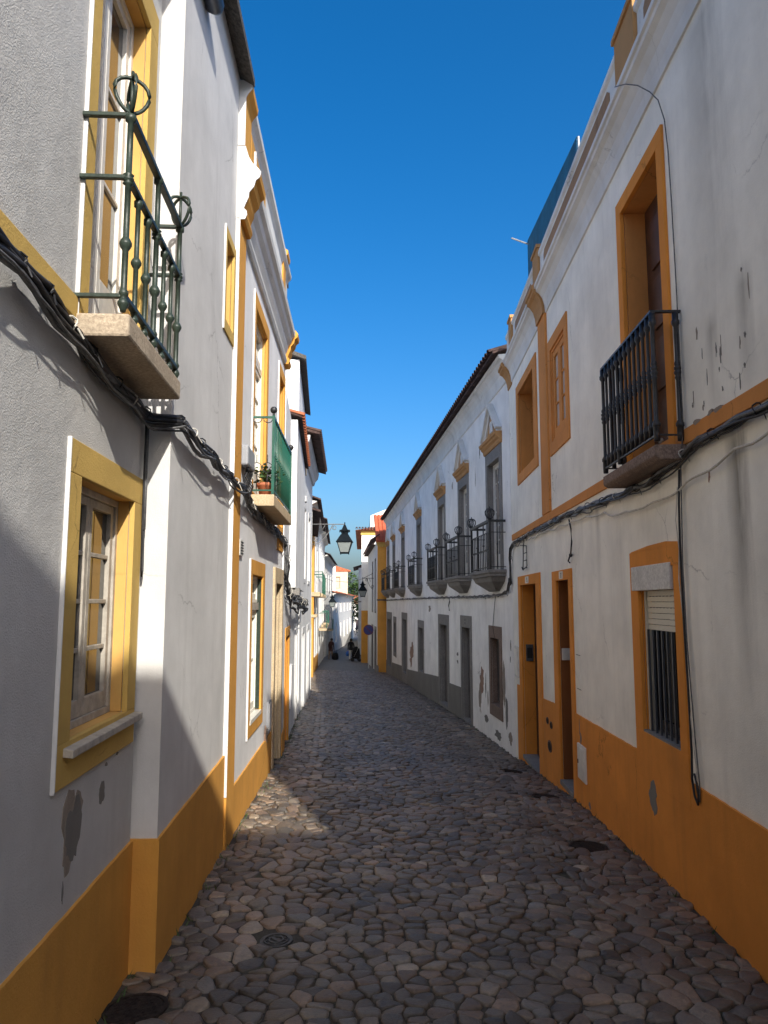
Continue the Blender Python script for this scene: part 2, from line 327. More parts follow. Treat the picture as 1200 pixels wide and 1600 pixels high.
# ---------------------------------------------------------------- generic house pieces
class House:
    def __init__(s, name, label, W, cat='house', group=None):
        s.W = W; s.root = thing(name, label, cat, W, group=group); s.holes = []
    def mb(s): return MB(s.W)
    def wall(s, f0, f1, z0, z1, mat, deep=6, rd=.2, name='wall', endmat=None, o=0., cap=True):
        W = s.W; H = [h for h in s.holes if h[0] < f1 and h[1] > f0 and h[3] > z0 and h[2] < z1]
        H = [(max(f0, h[0]), min(f1, h[1]), max(z0, h[2]), min(z1, h[3]), h[4]) for h in H]
        fs = sorted({f0, f1} | {h[0] for h in H} | {h[1] for h in H}); zs = sorted({z0, z1} | {h[2] for h in H} | {h[3] for h in H})
        m = MB(W)
        for a, b in zip(fs, fs[1:]):
            run = None
            for c, d in zip(zs, zs[1:]):
                fm, zm = (a + b) / 2, (c + d) / 2
                if any(h[0] < fm < h[1] and h[2] < zm < h[3] for h in H):
                    if run: m.add([(a, o, run[0]), (b, o, run[0]), (b, o, run[1]), (a, o, run[1])], [(0, 1, 2, 3)]); run = None
                else: run = (run[0], d) if run else (c, d)
            if run: m.add([(a, o, run[0]), (b, o, run[0]), (b, o, run[1]), (a, o, run[1])], [(0, 1, 2, 3)])
        for h in H:
            a, b, c, d, r = h; r = -r - .06
            m.add([(a, o, c), (b, o, c), (b, o, d), (a, o, d), (a, r, c), (b, r, c), (b, r, d), (a, r, d)], [(0, 1, 5, 4), (1, 2, 6, 5), (2, 3, 7, 6), (3, 0, 4, 7), (4, 5, 6, 7)])
        e = -deep
        m.add([(f0, o, z0), (f1, o, z0), (f1, o, z1), (f0, o, z1), (f0, e, z0), (f1, e, z0), (f1, e, z1), (f0, e, z1)],
              [(0, 3, 7, 4), (1, 2, 6, 5), (4, 5, 6, 7)] + ([(3, 2, 6, 7)] if cap else []))
        me = bpy.data.meshes.new(name); me.from_pydata(m.v, [], m.f); me.materials.append(M[mat])
        return link(name, me, s.root)
    def opening(s, out, inn, mat, lin=None, rd=.16, proud=.025, name='window_surround', white=False, o=0., sill=None, label=None):
        """out/inn = (f0,f1,z0,z1); registers the hole, builds a raised band and the painted reveal"""
        a0, a1, c0, c1 = out; b0, b1, d0, d1 = inn
        s.holes.append((b0 - .02, b1 + .02, d0 - .02, d1 + .02, rd))
        m = s.mb(); t = [mat, lin or mat, 'white_trim']
        if c0 < d0 - .001: m.box(a0, a1, o - .015, o + proud, c0, d0)
        m.box(a0, b0, o - .015, o + proud, d0, d1); m.box(b1, a1, o - .015, o + proud, d0, d1); m.box(a0, a1, o - .015, o + proud, d1, c1)
        m.cur = 1
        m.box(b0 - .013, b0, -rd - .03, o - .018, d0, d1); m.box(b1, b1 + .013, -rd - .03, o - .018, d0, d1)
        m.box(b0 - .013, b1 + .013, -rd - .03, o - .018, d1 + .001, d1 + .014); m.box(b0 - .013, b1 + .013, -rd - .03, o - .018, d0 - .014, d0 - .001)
        if white:
            m.cur = 2; m.box(a0 - .012, a0 - .001, o - .015, o + proud + .003, c0 - .006, c1 + .002)
        ob = m.build(name, t, s.root, bevel=.004)
        if label: ob['label'] = label
        return ob
    def sash(s, par, f0, f1, z0, z1, cols, rows, mat='wood_w', pane='pane', o=-.16, leaves=1, stile=.05, mun=.022, th=.045, rail=None, extra=()):
        W = s.W; m = s.mb(); fw = .035
        m.box(f0, f0 + fw, o - .05, o + .012, z0, z1); m.box(f1 - fw, f1, o - .05, o + .012, z0, z1)
        m.box(f0 + fw, f1 - fw, o - .05, o + .012, z1 - fw, z1); m.box(f0 + fw, f1 - fw, o - .05, o + .012, z0, z0 + fw)
        lw = (f1 - f0 - 2 * fw) / leaves; rail = rail or stile * 1.5
        for k in range(leaves):
            a = f0 + fw + k * lw + .002; b = a + lw - .004; c = z0 + fw + .002; d = z1 - fw - .002
            m.box(a, a + stile, o - th, o, c, d); m.box(b - stile, b, o - th, o, c, d)
            m.box(a + stile, b - stile, o - th, o, c, c + rail); m.box(a + stile, b - stile, o - th, o, d - stile, d)
            ia, ib, ic, id_ = a + stile, b - stile, c + rail, d - stile
            pw, ph = (ib - ia) / cols, (id_ - ic) / rows
            for i in range(1, cols): m.box(ia + i * pw - mun / 2, ia + i * pw + mun / 2, o - th + .006, o - .006, ic, id_)
            for j in range(1, rows): m.box(ia, ib, o - th + .008, o - .008, ic + j * ph - mun / 2, ic + j * ph + mun / 2)
            for i in range(cols):
                for j in range(rows):
                    ubox('pane', pane, par, W, ia + i * pw, ia + (i + 1) * pw, o - th * .62, o - th * .5, ic + j * ph, ic + (j + 1) * ph)
        return m.build('sash', mat, par, bevel=.003)
    def door(s, par, f0, f1, z0, z1, mat, o=-.2, panels=2, handle=True):
        m = s.mb(); m.box(f0, f1, o - .05, o, z0, z1)
        w = f1 - f0; h = z1 - z0
        for j in range(panels):
            c = z0 + .12 + j * (h - .2) / panels; m.box(f0 + w * .18, f1 - w * .18, o, o + .018, c, c + (h - .2) / panels - .1)
        m.build('door_leaf', mat, par, bevel=.004)
        if handle: s.mb().ball((f0 + .09, o + .04, z0 + h * .47), .025).build('handle', 'iron_k', par, True)
    def dado(s, segs, mat, o=.016, zb=-6, name='painted_dado', o0=-.01):
        m = s.mb()
        for f0, f1, a, b in segs:
            n = max(1, int((f1 - f0) / .07)); rnd = random.Random(int(f0 * 100) + 7)
            top = [(f0 + (f1 - f0) * i / n, a + (b - a) * i / n + (rnd.uniform(-.0025, .0025) + .003 * noise.noise((i * .11, f0, 0.)) if 0 < i < n else 0)) for i in range(n, -1, -1)]
            m.face([(f0, zb), (f1, zb)] + top, o0, o)
        return m.build(name, mat, s.root)
    def patch(s, f, z, rf, rz, mat, seed, o=.0025, name='bare_patch', n=26, rag=.45):
        rnd = random.Random(seed); m = s.mb(); poly = []
        for k in range(n):
            a = 2 * math.pi * k / n; r = .85 + .75 * rag * (noise.noise((math.cos(a) * 1.1 + seed * 3.7, math.sin(a) * 1.1, seed * 1.3)) * 1.6 + noise.noise((math.cos(a) * 3.5, math.sin(a) * 3.5 + seed * 2.1, 4.)) * .9) - rag * .25 * rnd.random()
            poly.append((f + rf * r * math.cos(a), z + rz * r * math.sin(a)))
        return m.face(poly, o - .012, o).build(name, mat, s.root)
    def roof(s, f0, f1, z, over, back, rise, mat='tile_dark', th=.06, name='roof'):
        return s.mb().along([(over, z), (over, z + th), (-back, z + rise + th), (-back, z + rise)], f0, f1).build(name, mat, s.root)
def barrel(L=.42, r=.085, th=.014, n=6):            # one curved roof tile lying along o, convex up
    m = MB(); vs = []; fs = []
    for (rr, oo) in ((r, 0), (r * .82, -L)):
        for q in (rr, rr - th):
            for k in range(n + 1):
                a = math.pi * k / n; vs.append((q * math.cos(a), oo, q * math.sin(a) * .8))
    N = n + 1
    for k in range(n):
        fs += [(k, k + 1, 2 * N + k + 1, 2 * N + k), (N + k, N + k + 1, 3 * N + k + 1, 3 * N + k), (k, k + 1, N + k + 1, N + k)]
    fs += [(0, N, 3 * N, 2 * N), (n, N + n, 3 * N + n, 2 * N + n)]
    m.add(vs, fs); return m
def post_prof(h, r, balls, collars):                # turned iron upright: shaft radius r, balls (z,R), collars z
    pr = [(r * .9, 0)]
    ev = [(z, R_, 'b') for z, R_ in balls] + [(z, r * 1.75, 'c') for z in collars]
    for z, R_, k in sorted(ev):
        if k == 'b': pr += [(r, z - R_ * 1.05), (R_ * .72, z - R_ * .72), (R_, z - R_ * .12), (R_, z + R_ * .12), (R_ * .72, z + R_ * .72), (r, z + R_ * 1.05)]
        else: pr += [(r, z - .018), (R_, z - .012), (R_, z + .012), (r, z + .018)]
    pr += [(r * .9, h)]
    pr.sort(key=lambda p: p[1]); return pr
# ---------------------------------------------------------------- ground sheet and street
def grid_sheet(name, xs_of, ys, dz, mat, kind='structure'):
    vs = []; fs = []; n = None
    for y in ys:
        xs = xs_of(y); n = len(xs)
        for x in xs: vs.append((x, y, zg(x, y) + dz))
    for j in range(len(ys) - 1):
        for i in range(n - 1): fs.append((j * n + i, j * n + i + 1, (j + 1) * n + i + 1, (j + 1) * n + i))
    me = bpy.data.meshes.new(name); me.from_pydata(vs, [], fs); me.materials.append(M[mat]); me.shade_smooth()
    o = link(name, me); o['kind'] = kind; return o
ys = [-1500, -300, -40] + [-20 + 1.0 * i for i in range(0, 100)] + [82, 88, 95, 102, 110, 120, 130, 140, 170, 220, 400, 1000, 2500]
def gx(y):
    a, b = lerp(XL, y), lerp(XR, y); w = [a + (b - a) * i / 8. for i in range(9)]
    return [a - 1500, a - 200, a - 20, a - 1.] + w + [b + 1., b + 20, b + 200, b + 1500]
g = grid_sheet('ground', gx, ys, -.03, 'ground'); g['label'] = 'dark sandy ground under the houses and between the cobbles'
YC0, YC1 = 1.4, 40.5
def gx2(y):
    a, b = lerp(XL, y), lerp(XR, y); return [a - .4 + (b - a + .8) * i / 12. for i in range(13)]
fs_ = grid_sheet('street', gx2, [YC1 - .2 + .8 * i for i in range(0, 74)] + [102, 108, 116, 124, 132, 140, 155, 170, 200], -.004, 'farcobble')
fs_['label'] = 'far stretch of the cobbled street running downhill'
ns_ = grid_sheet('street', gx2, [-14 + .8 * i for i in range(0, 20)], -.012, 'farcobble'); ns_['label'] = 'cobbled street surface behind the viewpoint'
COVERS = [(-1.19, 3.84, .135, 'dark'), (1.70, 6.5, .135, 'dark2'), (1.78, 8.55, .13, 'dark2'), (1.74, 10.6, .14, 'dark2'), (-.62, 4.57, .076, 'logo')]
def cobbles():
    rnd = random.Random(5); pts = []; flags = []
    sx, sy = .124, .082
    y = YC0 - .3; j = 0
    while y < YC1 + .3:
        a, b = lerp(XL, y) - .14, lerp(XR, y) + .14
        x = a + (j % 2) * sx * .5 + rnd.uniform(-.03, .03)
        while x < b:
            px = x + rnd.uniform(-.033, .033); py = y + rnd.uniform(-.019, .019) + .03 * noise.noise((x * 2.2, y * 2.2, 3.))
            ga, gb = lerp(XL, py), lerp(XR, py)
            if not (abs(px - (ga + .50)) < .115 or abs(px - (gb - .52)) < .115): pts.append((px, py)); flags.append(0)
            x += sx * rnd.uniform(.72, 1.3)
        y += sy * rnd.uniform(.9, 1.1); j += 1
    for side in (0, 1):
        y = YC0 - .3
        while y < YC1 + .3:
            for dx in (-.055, .055):
                yy = y + rnd.uniform(-.02, .02) + (.07 if dx > 0 else 0)
                bx = (lerp(XL, yy) + .50) if side == 0 else (lerp(XR, yy) - .52)
                pts.append((bx + dx + rnd.uniform(-.006, .006), yy)); flags.append(1)
            y += rnd.uniform(.15, .2)
    V = [Vector(p) for p in pts]
    vo, ed, fa, *_ = delaunay_2d_cdt(V, [], [], 0, 1e-6)
    inc = [[] for _ in vo]
    for f in fa:
        A, B, C_ = vo[f[0]], vo[f[1]], vo[f[2]]
        d = 2 * (A.x * (B.y - C_.y) + B.x * (C_.y - A.y) + C_.x * (A.y - B.y))
        if abs(d) < 1e-9: continue
        a2, b2, c2 = A.length_squared, B.length_squared, C_.length_squared
        q = Vector(((a2 * (B.y - C_.y) + b2 * (C_.y - A.y) + c2 * (A.y - B.y)) / d, (a2 * (C_.x - B.x) + b2 * (A.x - C_.x) + c2 * (B.x - A.x)) / d))
        for i in f: inc[i].append(q)
    pal = [(.095, .085, .076), (.078, .073, .069), (.112, .096, .082), (.092, .09, .088), (.135, .108, .089), (.13, .118, .105), (.072, .065, .06), (.108, .086, .072)]
    stones = []
    for i, p in enumerate(vo):
        if len(inc[i]) < 4: continue
        if not (YC0 < p.y < YC1): continue
        if not (lerp(XL, p.y) + .015 < p.x < lerp(XR, p.y) - .015): continue
        if any((p.x - cx) ** 2 + (p.y - cy) ** 2 < (r + .03) ** 2 for cx, cy, r, k in COVERS): continue
        cs = sorted(inc[i], key=lambda q: math.atan2(q.y - p.y, q.x - p.x))
        c = sum(cs, Vector((0, 0))) / len(cs)
        if max((q - c).length for q in cs) > .2: continue
        # drop near-duplicate corners, then cut the corners
        k = [q for n_, q in enumerate(cs) if (q - cs[n_ - 1]).length > .012]
        if len(k) < 3: continue
        ch = []
        for n_, q in enumerate(k):
            nx = k[(n_ + 1) % len(k)]; pv = k[n_ - 1]
            ch += [q.lerp(pv, .2), q.lerp(nx, .2)]
        gap = rnd.uniform(.0022, .006)
        out = []
        for q in ch:
            d = q - c; l = d.length; out.append(c + d * max(.35, (l - gap) / l))
        for cx, cy, r, kk in COVERS:
            for n_, q in enumerate(out):
                dd = q - Vector((cx, cy))
                if dd.length < r + .024: out[n_] = Vector((cx, cy)) + dd.normalized() * (r + .024)
        t = rnd.choice(pal); v = rnd.uniform(.58, 1.25)
        if rnd.random() < .03: t = (.19, .172, .15)
        if p.x < lerp(XL, p.y) + .55: v *= 1.2  # left-wall strip tinted paler, brightening the sunlit patch through the stone colour
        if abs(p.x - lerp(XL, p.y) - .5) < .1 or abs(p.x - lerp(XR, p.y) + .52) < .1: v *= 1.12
        tl = (rnd.uniform(-.13, .13), rnd.uniform(-.16, .16), rnd.uniform(-.008, .007))
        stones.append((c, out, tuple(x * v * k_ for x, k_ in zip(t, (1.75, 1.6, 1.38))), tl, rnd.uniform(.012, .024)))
    def geo(st, vs, fs, cs):
        c, out, t, tl, h = st; n0 = len(vs); n = len(out)
        z0 = zg(c.x, c.y)
        for sc_, dz in ((1., -.035), (1., -.006 - h * .3), (.95, h * .02), (.78, h * .18)):
            for q in out:
                d = (q - c) * sc_; x, y = c.x + d.x, c.y + d.y
                vs.append((x, y, z0 + dz + tl[2] + (tl[0] * d.x + tl[1] * d.y if dz > -.03 else 0) + .006 * noise.noise((x * 23, y * 23, 1.)) * (dz > -.03))); cs.append(t)
        vs.append((c.x, c.y, z0 + h * .2 + tl[2])); cs.append(t)
        for r in range(3):
            for i in range(n): fs.append((n0 + r * n + i, n0 + r * n + (i + 1) % n, n0 + (r + 1) * n + (i + 1) % n, n0 + (r + 1) * n + i))
        for i in range(n): fs.append((n0 + 3 * n + i, n0 + 3 * n + (i + 1) % n, n0 + 4 * n))
    def make(name, sts, parent):
        vs, fs, cs = [], [], []
        for s in sts: geo(s, vs, fs, cs)
        me = bpy.data.meshes.new(name); me.from_pydata(vs, [], fs)
        at = me.color_attributes.new('tint', 'FLOAT_COLOR', 'POINT')
        at.data.foreach_set('color', [x for t in cs for x in (*t, 1)])
        me.materials.append(M['cobble']); me.shade_smooth(); return link(name, me, parent)
    base = grid_sheet('cobbled_street', gx2, [YC0 - .3 + .5 * i for i in range(0, 82)], -.013, 'ground')
    base['label'] = 'narrow street of worn dark cobbles sloping away between the houses'
    def vis(s):
        x, y = s[0]
        return y > 2.6 and abs(x / y) < .53 and -(CAM_H - zg(x, y)) / y > -.62
    near = sorted([s for s in stones if vis(s)], key=lambda s: s[0].length)
    chosen = near[:296]; ids = {id(s) for s in chosen}
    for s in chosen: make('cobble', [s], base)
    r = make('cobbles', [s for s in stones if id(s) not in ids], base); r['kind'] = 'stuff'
cobbles()
def covers():
    info = {0: 'large round black drain cover at the foot of the left wall', 1: 'round dark cover beside the plain orange base, nearest cover on the right',
            2: 'round dark cover in the cobbles outside the nearer orange door', 3: 'round dark cover in the cobbles outside the farther orange door',
            4: 'small round utility cover with raised rings and a crossing bar'}
    for i, (cx, cy, r, k) in enumerate(COVERS):
        z = zg(cx, cy); t = thing('manhole_cover', info[i], 'manhole cover', loc=(cx, cy, z), rz=0)
        gxx, gyy = (zg(cx + .2, cy) - zg(cx - .2, cy)) / .4, (zg(cx, cy + .2) - zg(cx, cy - .2)) / .4
        t.rotation_euler = Vector((-gxx, -gyy, 1)).to_track_quat('Z', 'Y').to_euler()
        m = MB(); n = 28
        for a in range(n):
            a0, a1 = 2 * math.pi * a / n, 2 * math.pi * (a + 1) / n
            m.slab([(r * math.cos(a0), r * math.sin(a0)), ((r + .018) * math.cos(a0), (r + .018) * math.sin(a0)), ((r + .018) * math.cos(a1), (r + .018) * math.sin(a1)), (r * math.cos(a1), r * math.sin(a1))], -.03, -.002)
        m.build('rim', 'cast_iron' if k == 'logo' else 'cast_dark', t)
        dk = 'cast_iron' if k == 'logo' else 'cast_dark'
        m = MB(); m.lathe(0, 0, [(r - .004, -.03), (r - .004, -.007), (.001, -.007)], 28); m.build('lid', 'cast_dark' if k != 'logo' else 'cast_iron', t)
        m = MB()
        if k == 'logo':
            for rr, w in ((.066, .007), (.036, .009)):
                for a in range(24):
                    a0, a1 = 2 * math.pi * a / 24, 2 * math.pi * (a + 1) / 24
                    m.slab([(rr * math.cos(a0), rr * math.sin(a0)), ((rr + w) * math.cos(a0), (rr + w) * math.sin(a0)), ((rr + w) * math.cos(a1), (rr + w) * math.sin(a1)), (rr * math.cos(a1), rr * math.sin(a1))], -.01, .003)
            m.slab([(-.036, -.025), (-.022, -.036), (.036, .025), (.022, .036)], -.01, .002)
            for a in range(9):
                q = 2 * math.pi * a / 9; m.box(.054 * math.cos(q) - .005, .054 * math.cos(q) + .005, .054 * math.sin(q) - .004, .054 * math.sin(q) + .004, -.01, .001)
        else:
            for gx_ in range(-4, 5):
                for gy in range(-4, 5):
                    x, y = gx_ * r / 5, gy * r / 5
                    if x * x + y * y < (r * .86) ** 2: m.box(x - .008, x + .008, y - .008, y + .008, -.02, -.0045)
        m.build('raised_pattern', dk, t)
covers()
# ---------------------------------------------------------------- iron pieces
def onion(mat, s=1., bars=3, r=.012):               # cage finial of bent straps
    m = MB()
    for k in range(bars):
        a = math.pi * k / bars
        pts = [(math.sin(t) * .085 * s * (1.05 - .25 * math.cos(t)) * math.cos(a), math.sin(t) * .085 * s * (1.05 - .25 * math.cos(t)) * math.sin(a), .1 * s - .1 * s * math.cos(t)) for t in [math.pi * 2 * i / 20 for i in range(21)]]
        m.tube(pts, r * s, 5, False)
    m.tube([(0, 0, -.02), (0, 0, .24 * s)], .008, 5)
    return m.mesh('finial', mat, True)
def spiral(c, r0, turns, d, a0=0., n=26):
    return [(c[0] + d * r0 * (1 - .72 * i / n) * math.cos(a0 + turns * 2 * math.pi * i / n), c[1], c[2] + r0 * (1 - .72 * i / n) * math.sin(a0 + turns * 2 * math.pi * i / n)) for i in range(n + 1)]
# ---------------------------------------------------------------- LEFT: house A (roughcast, yellow trim)
WA = Fr(-1.37, 4.22, -.0525, .9986, 'L')
A = House('townhouse', 'grey roughcast house with yellow window frames and an iron balcony, nearest on the left', WA)
w = A.opening((-1.17, -.06, 1.20, 2.63), (-1.03, -.21, 1.38, 2.485), 'yellow', 'yellow_s', rd=.10, proud=.014, white=True)
A.sash(w, -1.03, -.21, 1.38, 2.485, 1, 4, 'wood_grey', 'pane', o=-.085, leaves=2, stile=.042, mun=.022, rail=.08)
A.mb().along([(-.1, 1.335), (.055, 1.318), (.055, 1.352), (-.1, 1.375)], -1.10, -.045).build('sill', 'wood_grey', w, bevel=.004)
d = A.opening((-1.17, -.10, 3.16, 5.42), (-1.055, -.26, 3.18, 5.24), 'yellow', 'yellow_s', rd=.11, proud=.014, name='balcony_door_surround', white=True)
A.sash(d, -1.055, -.26, 3.18, 5.24, 1, 3, 'wood_w', 'pane', o=-.095, leaves=2, stile=.05, rail=.35)
A.wall(-9, 0.0, -6, 6.7, 'rough_grey', deep=7)
A.dado([(-9, 0.0, .67, .67)], 'ochre')
A.mb().box(-9, -1.185, -.015, .016, 3.13, 3.225).build('string_course', 'yellow', A.root, bevel=.003)
A.patch(-.92, 1.0, .13, .20, 'bare', 3, rag=.3, n=34); A.patch(-.90, .99, .10, .16, 'bare_g', 17, rag=.35, n=30, o=.0035); A.patch(-.53, 1.05, .05, .065, 'bare_g', 9, rag=.3); A.patch(-.99, .77, .008, .05, 'bare_g', 4)
A.patch(-.48, 1.17, .02, .012, 'bare_g', 14); A.patch(-.3, 1.185, .015, .01, 'bare_g', 15)
# balcony of house A
OB = .205
bs = A.mb(); bs.box(-1.20, -.20, 0, OB + .03, 3.055, 3.158); bo = bs.build('balcony_slab', 'granite', A.root, bevel=.012)
bal = A.mb(); bal.box(-1.20, -.21, OB - .016, OB + .016, 4.04, 4.068)
for f0 in (-1.195, -.215):
    bal.box(f0 - .012, f0 + .012, -.0, OB - .01, 4.045, 4.064)
br = bal.build('balcony_railing', 'iron_g', A.root, bevel=.003)
for zr_ in (3.756, 3.222):
    bal = A.mb(); bal.box(-1.20, -.21, OB - .014, OB + .014, zr_, zr_ + .022)
    for f0 in (-1.195, -.215): bal.box(f0 - .012, f0 + .012, 0, OB - .01, zr_ + .002, zr_ + .02)
    bal.build('rail', 'iron_g', br, bevel=.003)
tall = MB().lathe(0, 0, post_prof(.9, .0135, [(.035, .024), (.30, .027), (.08, .021)], [.585, .60, .875]), 12).mesh('upright', 'iron_g', True)
short = MB().lathe(0, 0, post_prof(.60, .0115, [(.025, .02), (.29, .024), (.06, .017)], [.57]), 12).mesh('baluster', 'iron_g', True)
for i in range(7):
    f = -1.195 + .98 * i / 6
    inst('baluster' if i in (1, 2, 4, 5) else 'upright', short if i in (1, 2, 4, 5) else tall, br, WA, f, OB, 3.165)
fin = onion('iron_g', .82, 2, .011)
inst('finial', fin, br, WA, -1.195, OB, 4.065, .5); inst('finial', fin, br, WA, -.215, OB, 4.065, .9)
# house B
WB = Fr(-1.23, 4.24, -.031, .9995, 'L')
B = House('townhouse', 'smooth grey wall with ochre base stepping forward beside the roughcast house', WB)
w = B.opening((1.46, 1.93, 4.10, 4.965), (1.53, 1.86, 4.2, 4.88), 'yellow', 'yellow_s', rd=.12, proud=.012, white=True)
B.sash(w, 1.53, 1.86, 4.2, 4.88, 1, 2, 'wood_w', 'pane', o=-.1)
B.wall(0, 2.0, -6, 6.62, 'smooth_grey', deep=7)
B.dado([(-.016, 2.0, .675, .725)], 'ochre', o0=-.2)
B.mb().along([(0, 6.60), (.135, 6.52), (.135, 6.60), (-.4, 6.85), (-.4, 6.72)], -6, 1.97).build('stone_eave', 'dark_stone', B.root, bevel=.006)
B.mb().tube([(-6, .06, 6.1), (.55, .06, 6.1), (.60, .06, 6.13)], [.068, .068, .05], 14).build('gutter', 'zinc', B.root, True)
# house C
WC = Fr(-1.283, 6.2, -.0314, .9995, 'L')
C = House('townhouse', 'white house with an ochre corner pilaster, heavy cornice and green balcony', WC)
w = C.opening((1.16, 2.285, .63, 2.37), (1.30, 2.12, .75, 2.22), 'ochre', 'ochre', rd=.11, proud=.014, white=True)
C.sash(w, 1.30, 2.12, .79, 1.86, 1, 2, 'wood_cream', 'pane_pale', o=-.06, leaves=2, stile=.045)
C.sash(w, 1.30, 2.12, 1.94, 2.22, 1, 1, 'wood_cream', 'pane', o=-.06, leaves=2, stile=.04)
C.mb().box(1.30, 2.12, -.11, -.03, 1.862, 1.938).build('transom', 'wood_grey', w); C.mb().box(1.30, 2.12, -.11, .02, .75, .79).build('sill', 'wood_cream', w)
C.mb().box(2.10, 2.117, -.055, -.006, .8, 2.2).build('folded_shutter', 'iron_g', w)
d = C.opening((1.08, 2.27, 3.02, 5.10), (1.20, 2.12, 3.04, 4.95), 'ochre', 'yellow_s', rd=.11, proud=.014, name='balcony_door_surround', white=True)
C.sash(d, 1.20, 2.12, 3.04, 4.52, 1, 4, 'wood_cream', 'pane_pale', o=-.06, leaves=2, stile=.05, rail=.3)
C.sash(d, 1.20, 2.12, 4.53, 4.95, 1, 1, 'wood_cream', 'pane', o=-.06, leaves=2, stile=.045)
d = C.opening((3.35, 4.15, 2.62, 5.10), (3.47, 4.03, 2.95, 4.95), 'ochre', 'ochre', rd=.14, proud=.016, white=True)
C.sash(d, 3.47, 4.03, 2.95, 4.95, 1, 4, 'wood_cream', 'pane', o=-.12, leaves=2, stile=.04)
d = C.opening((3.16, 4.18, -.6, 2.38), (3.32, 4.06, -.12, 2.18), 'limestone', 'limestone', rd=.14, proud=.03, name='door_surround')
C.door(d, 3.32, 4.06, -.12, 2.18, 'door_dark', o=-.12)
C.wall(0, 4.27, -6, 6.5, 'white_c', deep=7)
C.mb().box(-.001, .36, -.1, .026, -6, 5.28).build('pilaster', 'ochre', C.root, bevel=.003)
C.mb().box(-.014, -.002, -.1, .028, .4, 5.29).build('pilaster_edge', 'white_trim', C.root)
C.dado([(.361, 3.15, .385, .385)], 'ochre')
CP = [(-.05, 5.26), (.028, 5.27), (.045, 5.31), (.04, 5.345), (.015, 5.37), (.03, 5.41), (.055, 5.47), (.06, 5.52), (.10, 5.57), (.115, 5.63), (.15, 5.66), (.16, 5.71), (.13, 5.75), (.085, 5.79), (.05, 5.85), (.02, 5.95), (-.05, 5.95)]
def shift(P, d, dz=0): return [(o + (d if o > -.04 else 0), z + dz) for o, z in P]
C.mb().along(CP, .362, 4.0).build('cornice', 'cornice_w', C.root)
C.mb().along(shift(CP, .035), 0, .36).build('cornice_end', 'ochre', C.root); C.mb().along(shift(CP, .035), 4.01, 4.27).build('cornice_end', 'ochre', C.root)
C.mb().along(shift(CP, .04), -.014, -.001).build('cornice_return', 'white_trim', C.root)
pp = [(-.06, 5.96), (.03, 5.96), (.03, 6.42), (.05, 6.46), (.085, 6.5), (.09, 6.55), (.05, 6.58), (-.06, 6.58)]
C.mb().along(pp, .362, 4.0).build('parapet', 'cornice_w', C.root)
C.mb().along(shift(pp, .02), 0, .36).build('parapet_post', 'ochre', C.root); C.mb().along(shift(pp, .02, .05), 3.3, 3.6).build('parapet_post', 'ochre', C.root)
C.mb().along(shift(pp, .024), -.014, -.001).build('parapet_edge', 'white_trim', C.root)
C.mb().face([(.44, 6.02), (1.5, 6.02), (1.5, 6.36), (.44, 6.36)], .02, .04).build('parapet_panel', 'ochre', C.root)
C.mb().box(.62, .66, .03, .06, 6.0, 6.3).build('drain_spout', 'white_trim', C.root)
C.roof(1.2, 4.3, 6.5, .02, 4, 1.1, 'tile_dark')
OC = .235
C.mb().box(1.10, 2.98, 0, OC, 2.885, 3.0).build('balcony_slab', 'limestone', C.root, bevel=.008)
rl = C.mb(); rl.box(1.12, 2.96, OC - .03, OC - .008, 3.77, 3.795); rl.box(1.12, 2.96, OC - .026, OC - .012, 3.035, 3.055)
for f in (1.12, 2.96):
    rl.box(f - .011, f + .011, 0, OC - .02, 3.77, 3.79); rl.box(f - .008, f + .008, 0, OC - .02, 3.035, 3.05); rl.box(f - .012, f + .012, OC - .032, OC - .006, 3.0, 3.80)
cr = rl.build('balcony_railing', 'iron_green', C.root)
bar = MB().tube([(0, 0, 0), (0, 0, .72)], .007, 6).ball((0, 0, .36), .014, 6).mesh('baluster', 'iron_green', True)
for i in range(1, 14): inst('baluster', bar, cr, WC, 1.12 + 1.84 * i / 14, OC - .019, 3.05)
knob = MB().tube([(0, 0, 0), (0, 0, .03)], .012, 8).ball((0, 0, .06), .036, 12).mesh('ball_finial', 'iron_k', True)
inst('ball_finial', knob, cr, WC, 1.12, OC - .02, 3.795); inst('ball_finial', knob, cr, WC, 2.96, OC - .02, 3.795)
scr = C.mb()
def circ(f, o, z, r, a0, a1, n=16): return [(f, o + r * math.cos(R(a0 + (a1 - a0) * i / n)), z + r * math.sin(R(a0 + (a1 - a0) * i / n))) for i in range(n + 1)]
for f in (1.12,):
    for o_ in (.055, .16): scr.tube(circ(f, o_, 3.27, .05, 0, 360), .0045, 5); scr.tube(circ(f, o_, 3.77, .045, 180, 360), .0045, 5); scr.tube([(f, o_, 3.05), (f, o_, 3.22)], .0045, 5); scr.tube([(f, o_, 3.32), (f, o_, 3.4)], .0045, 5)
    scr.tube([(f, .006, 3.05), (f, .006, 3.77)], .006, 5)
scr.build('scrollwork', 'iron_k', cr, True)
mb_ = C.mb(); mb_.box(.43, .86, .0, .075, 3.17, 3.36); mb_.build('cable_box', 'plastic_g', C.root, bevel=.02)
C.mb().box(.88, .95, .0, .05, 3.12, 3.33).build('cable_duct', 'plastic_w', C.root, bevel=.004)
vg = C.mb().box(.42, .60, 0, .022, 2.36, 2.50).build('vent_grille', 'plastic_w', C.root)
for k in range(5): ubox('vent_slot', 'cable', vg, WC, .46, .60, .016, .026, 2.375 + k * .025, 2.385 + k * .025)
mt = C.mb().box(2.78, 3.06, -.01, .02, .42, .78).build('meter_hatch', 'plastic_g', C.root); C.mb().box(2.81, 3.03, .015, .026, .45, .75).build('hatch_door', 'white_trim', mt)
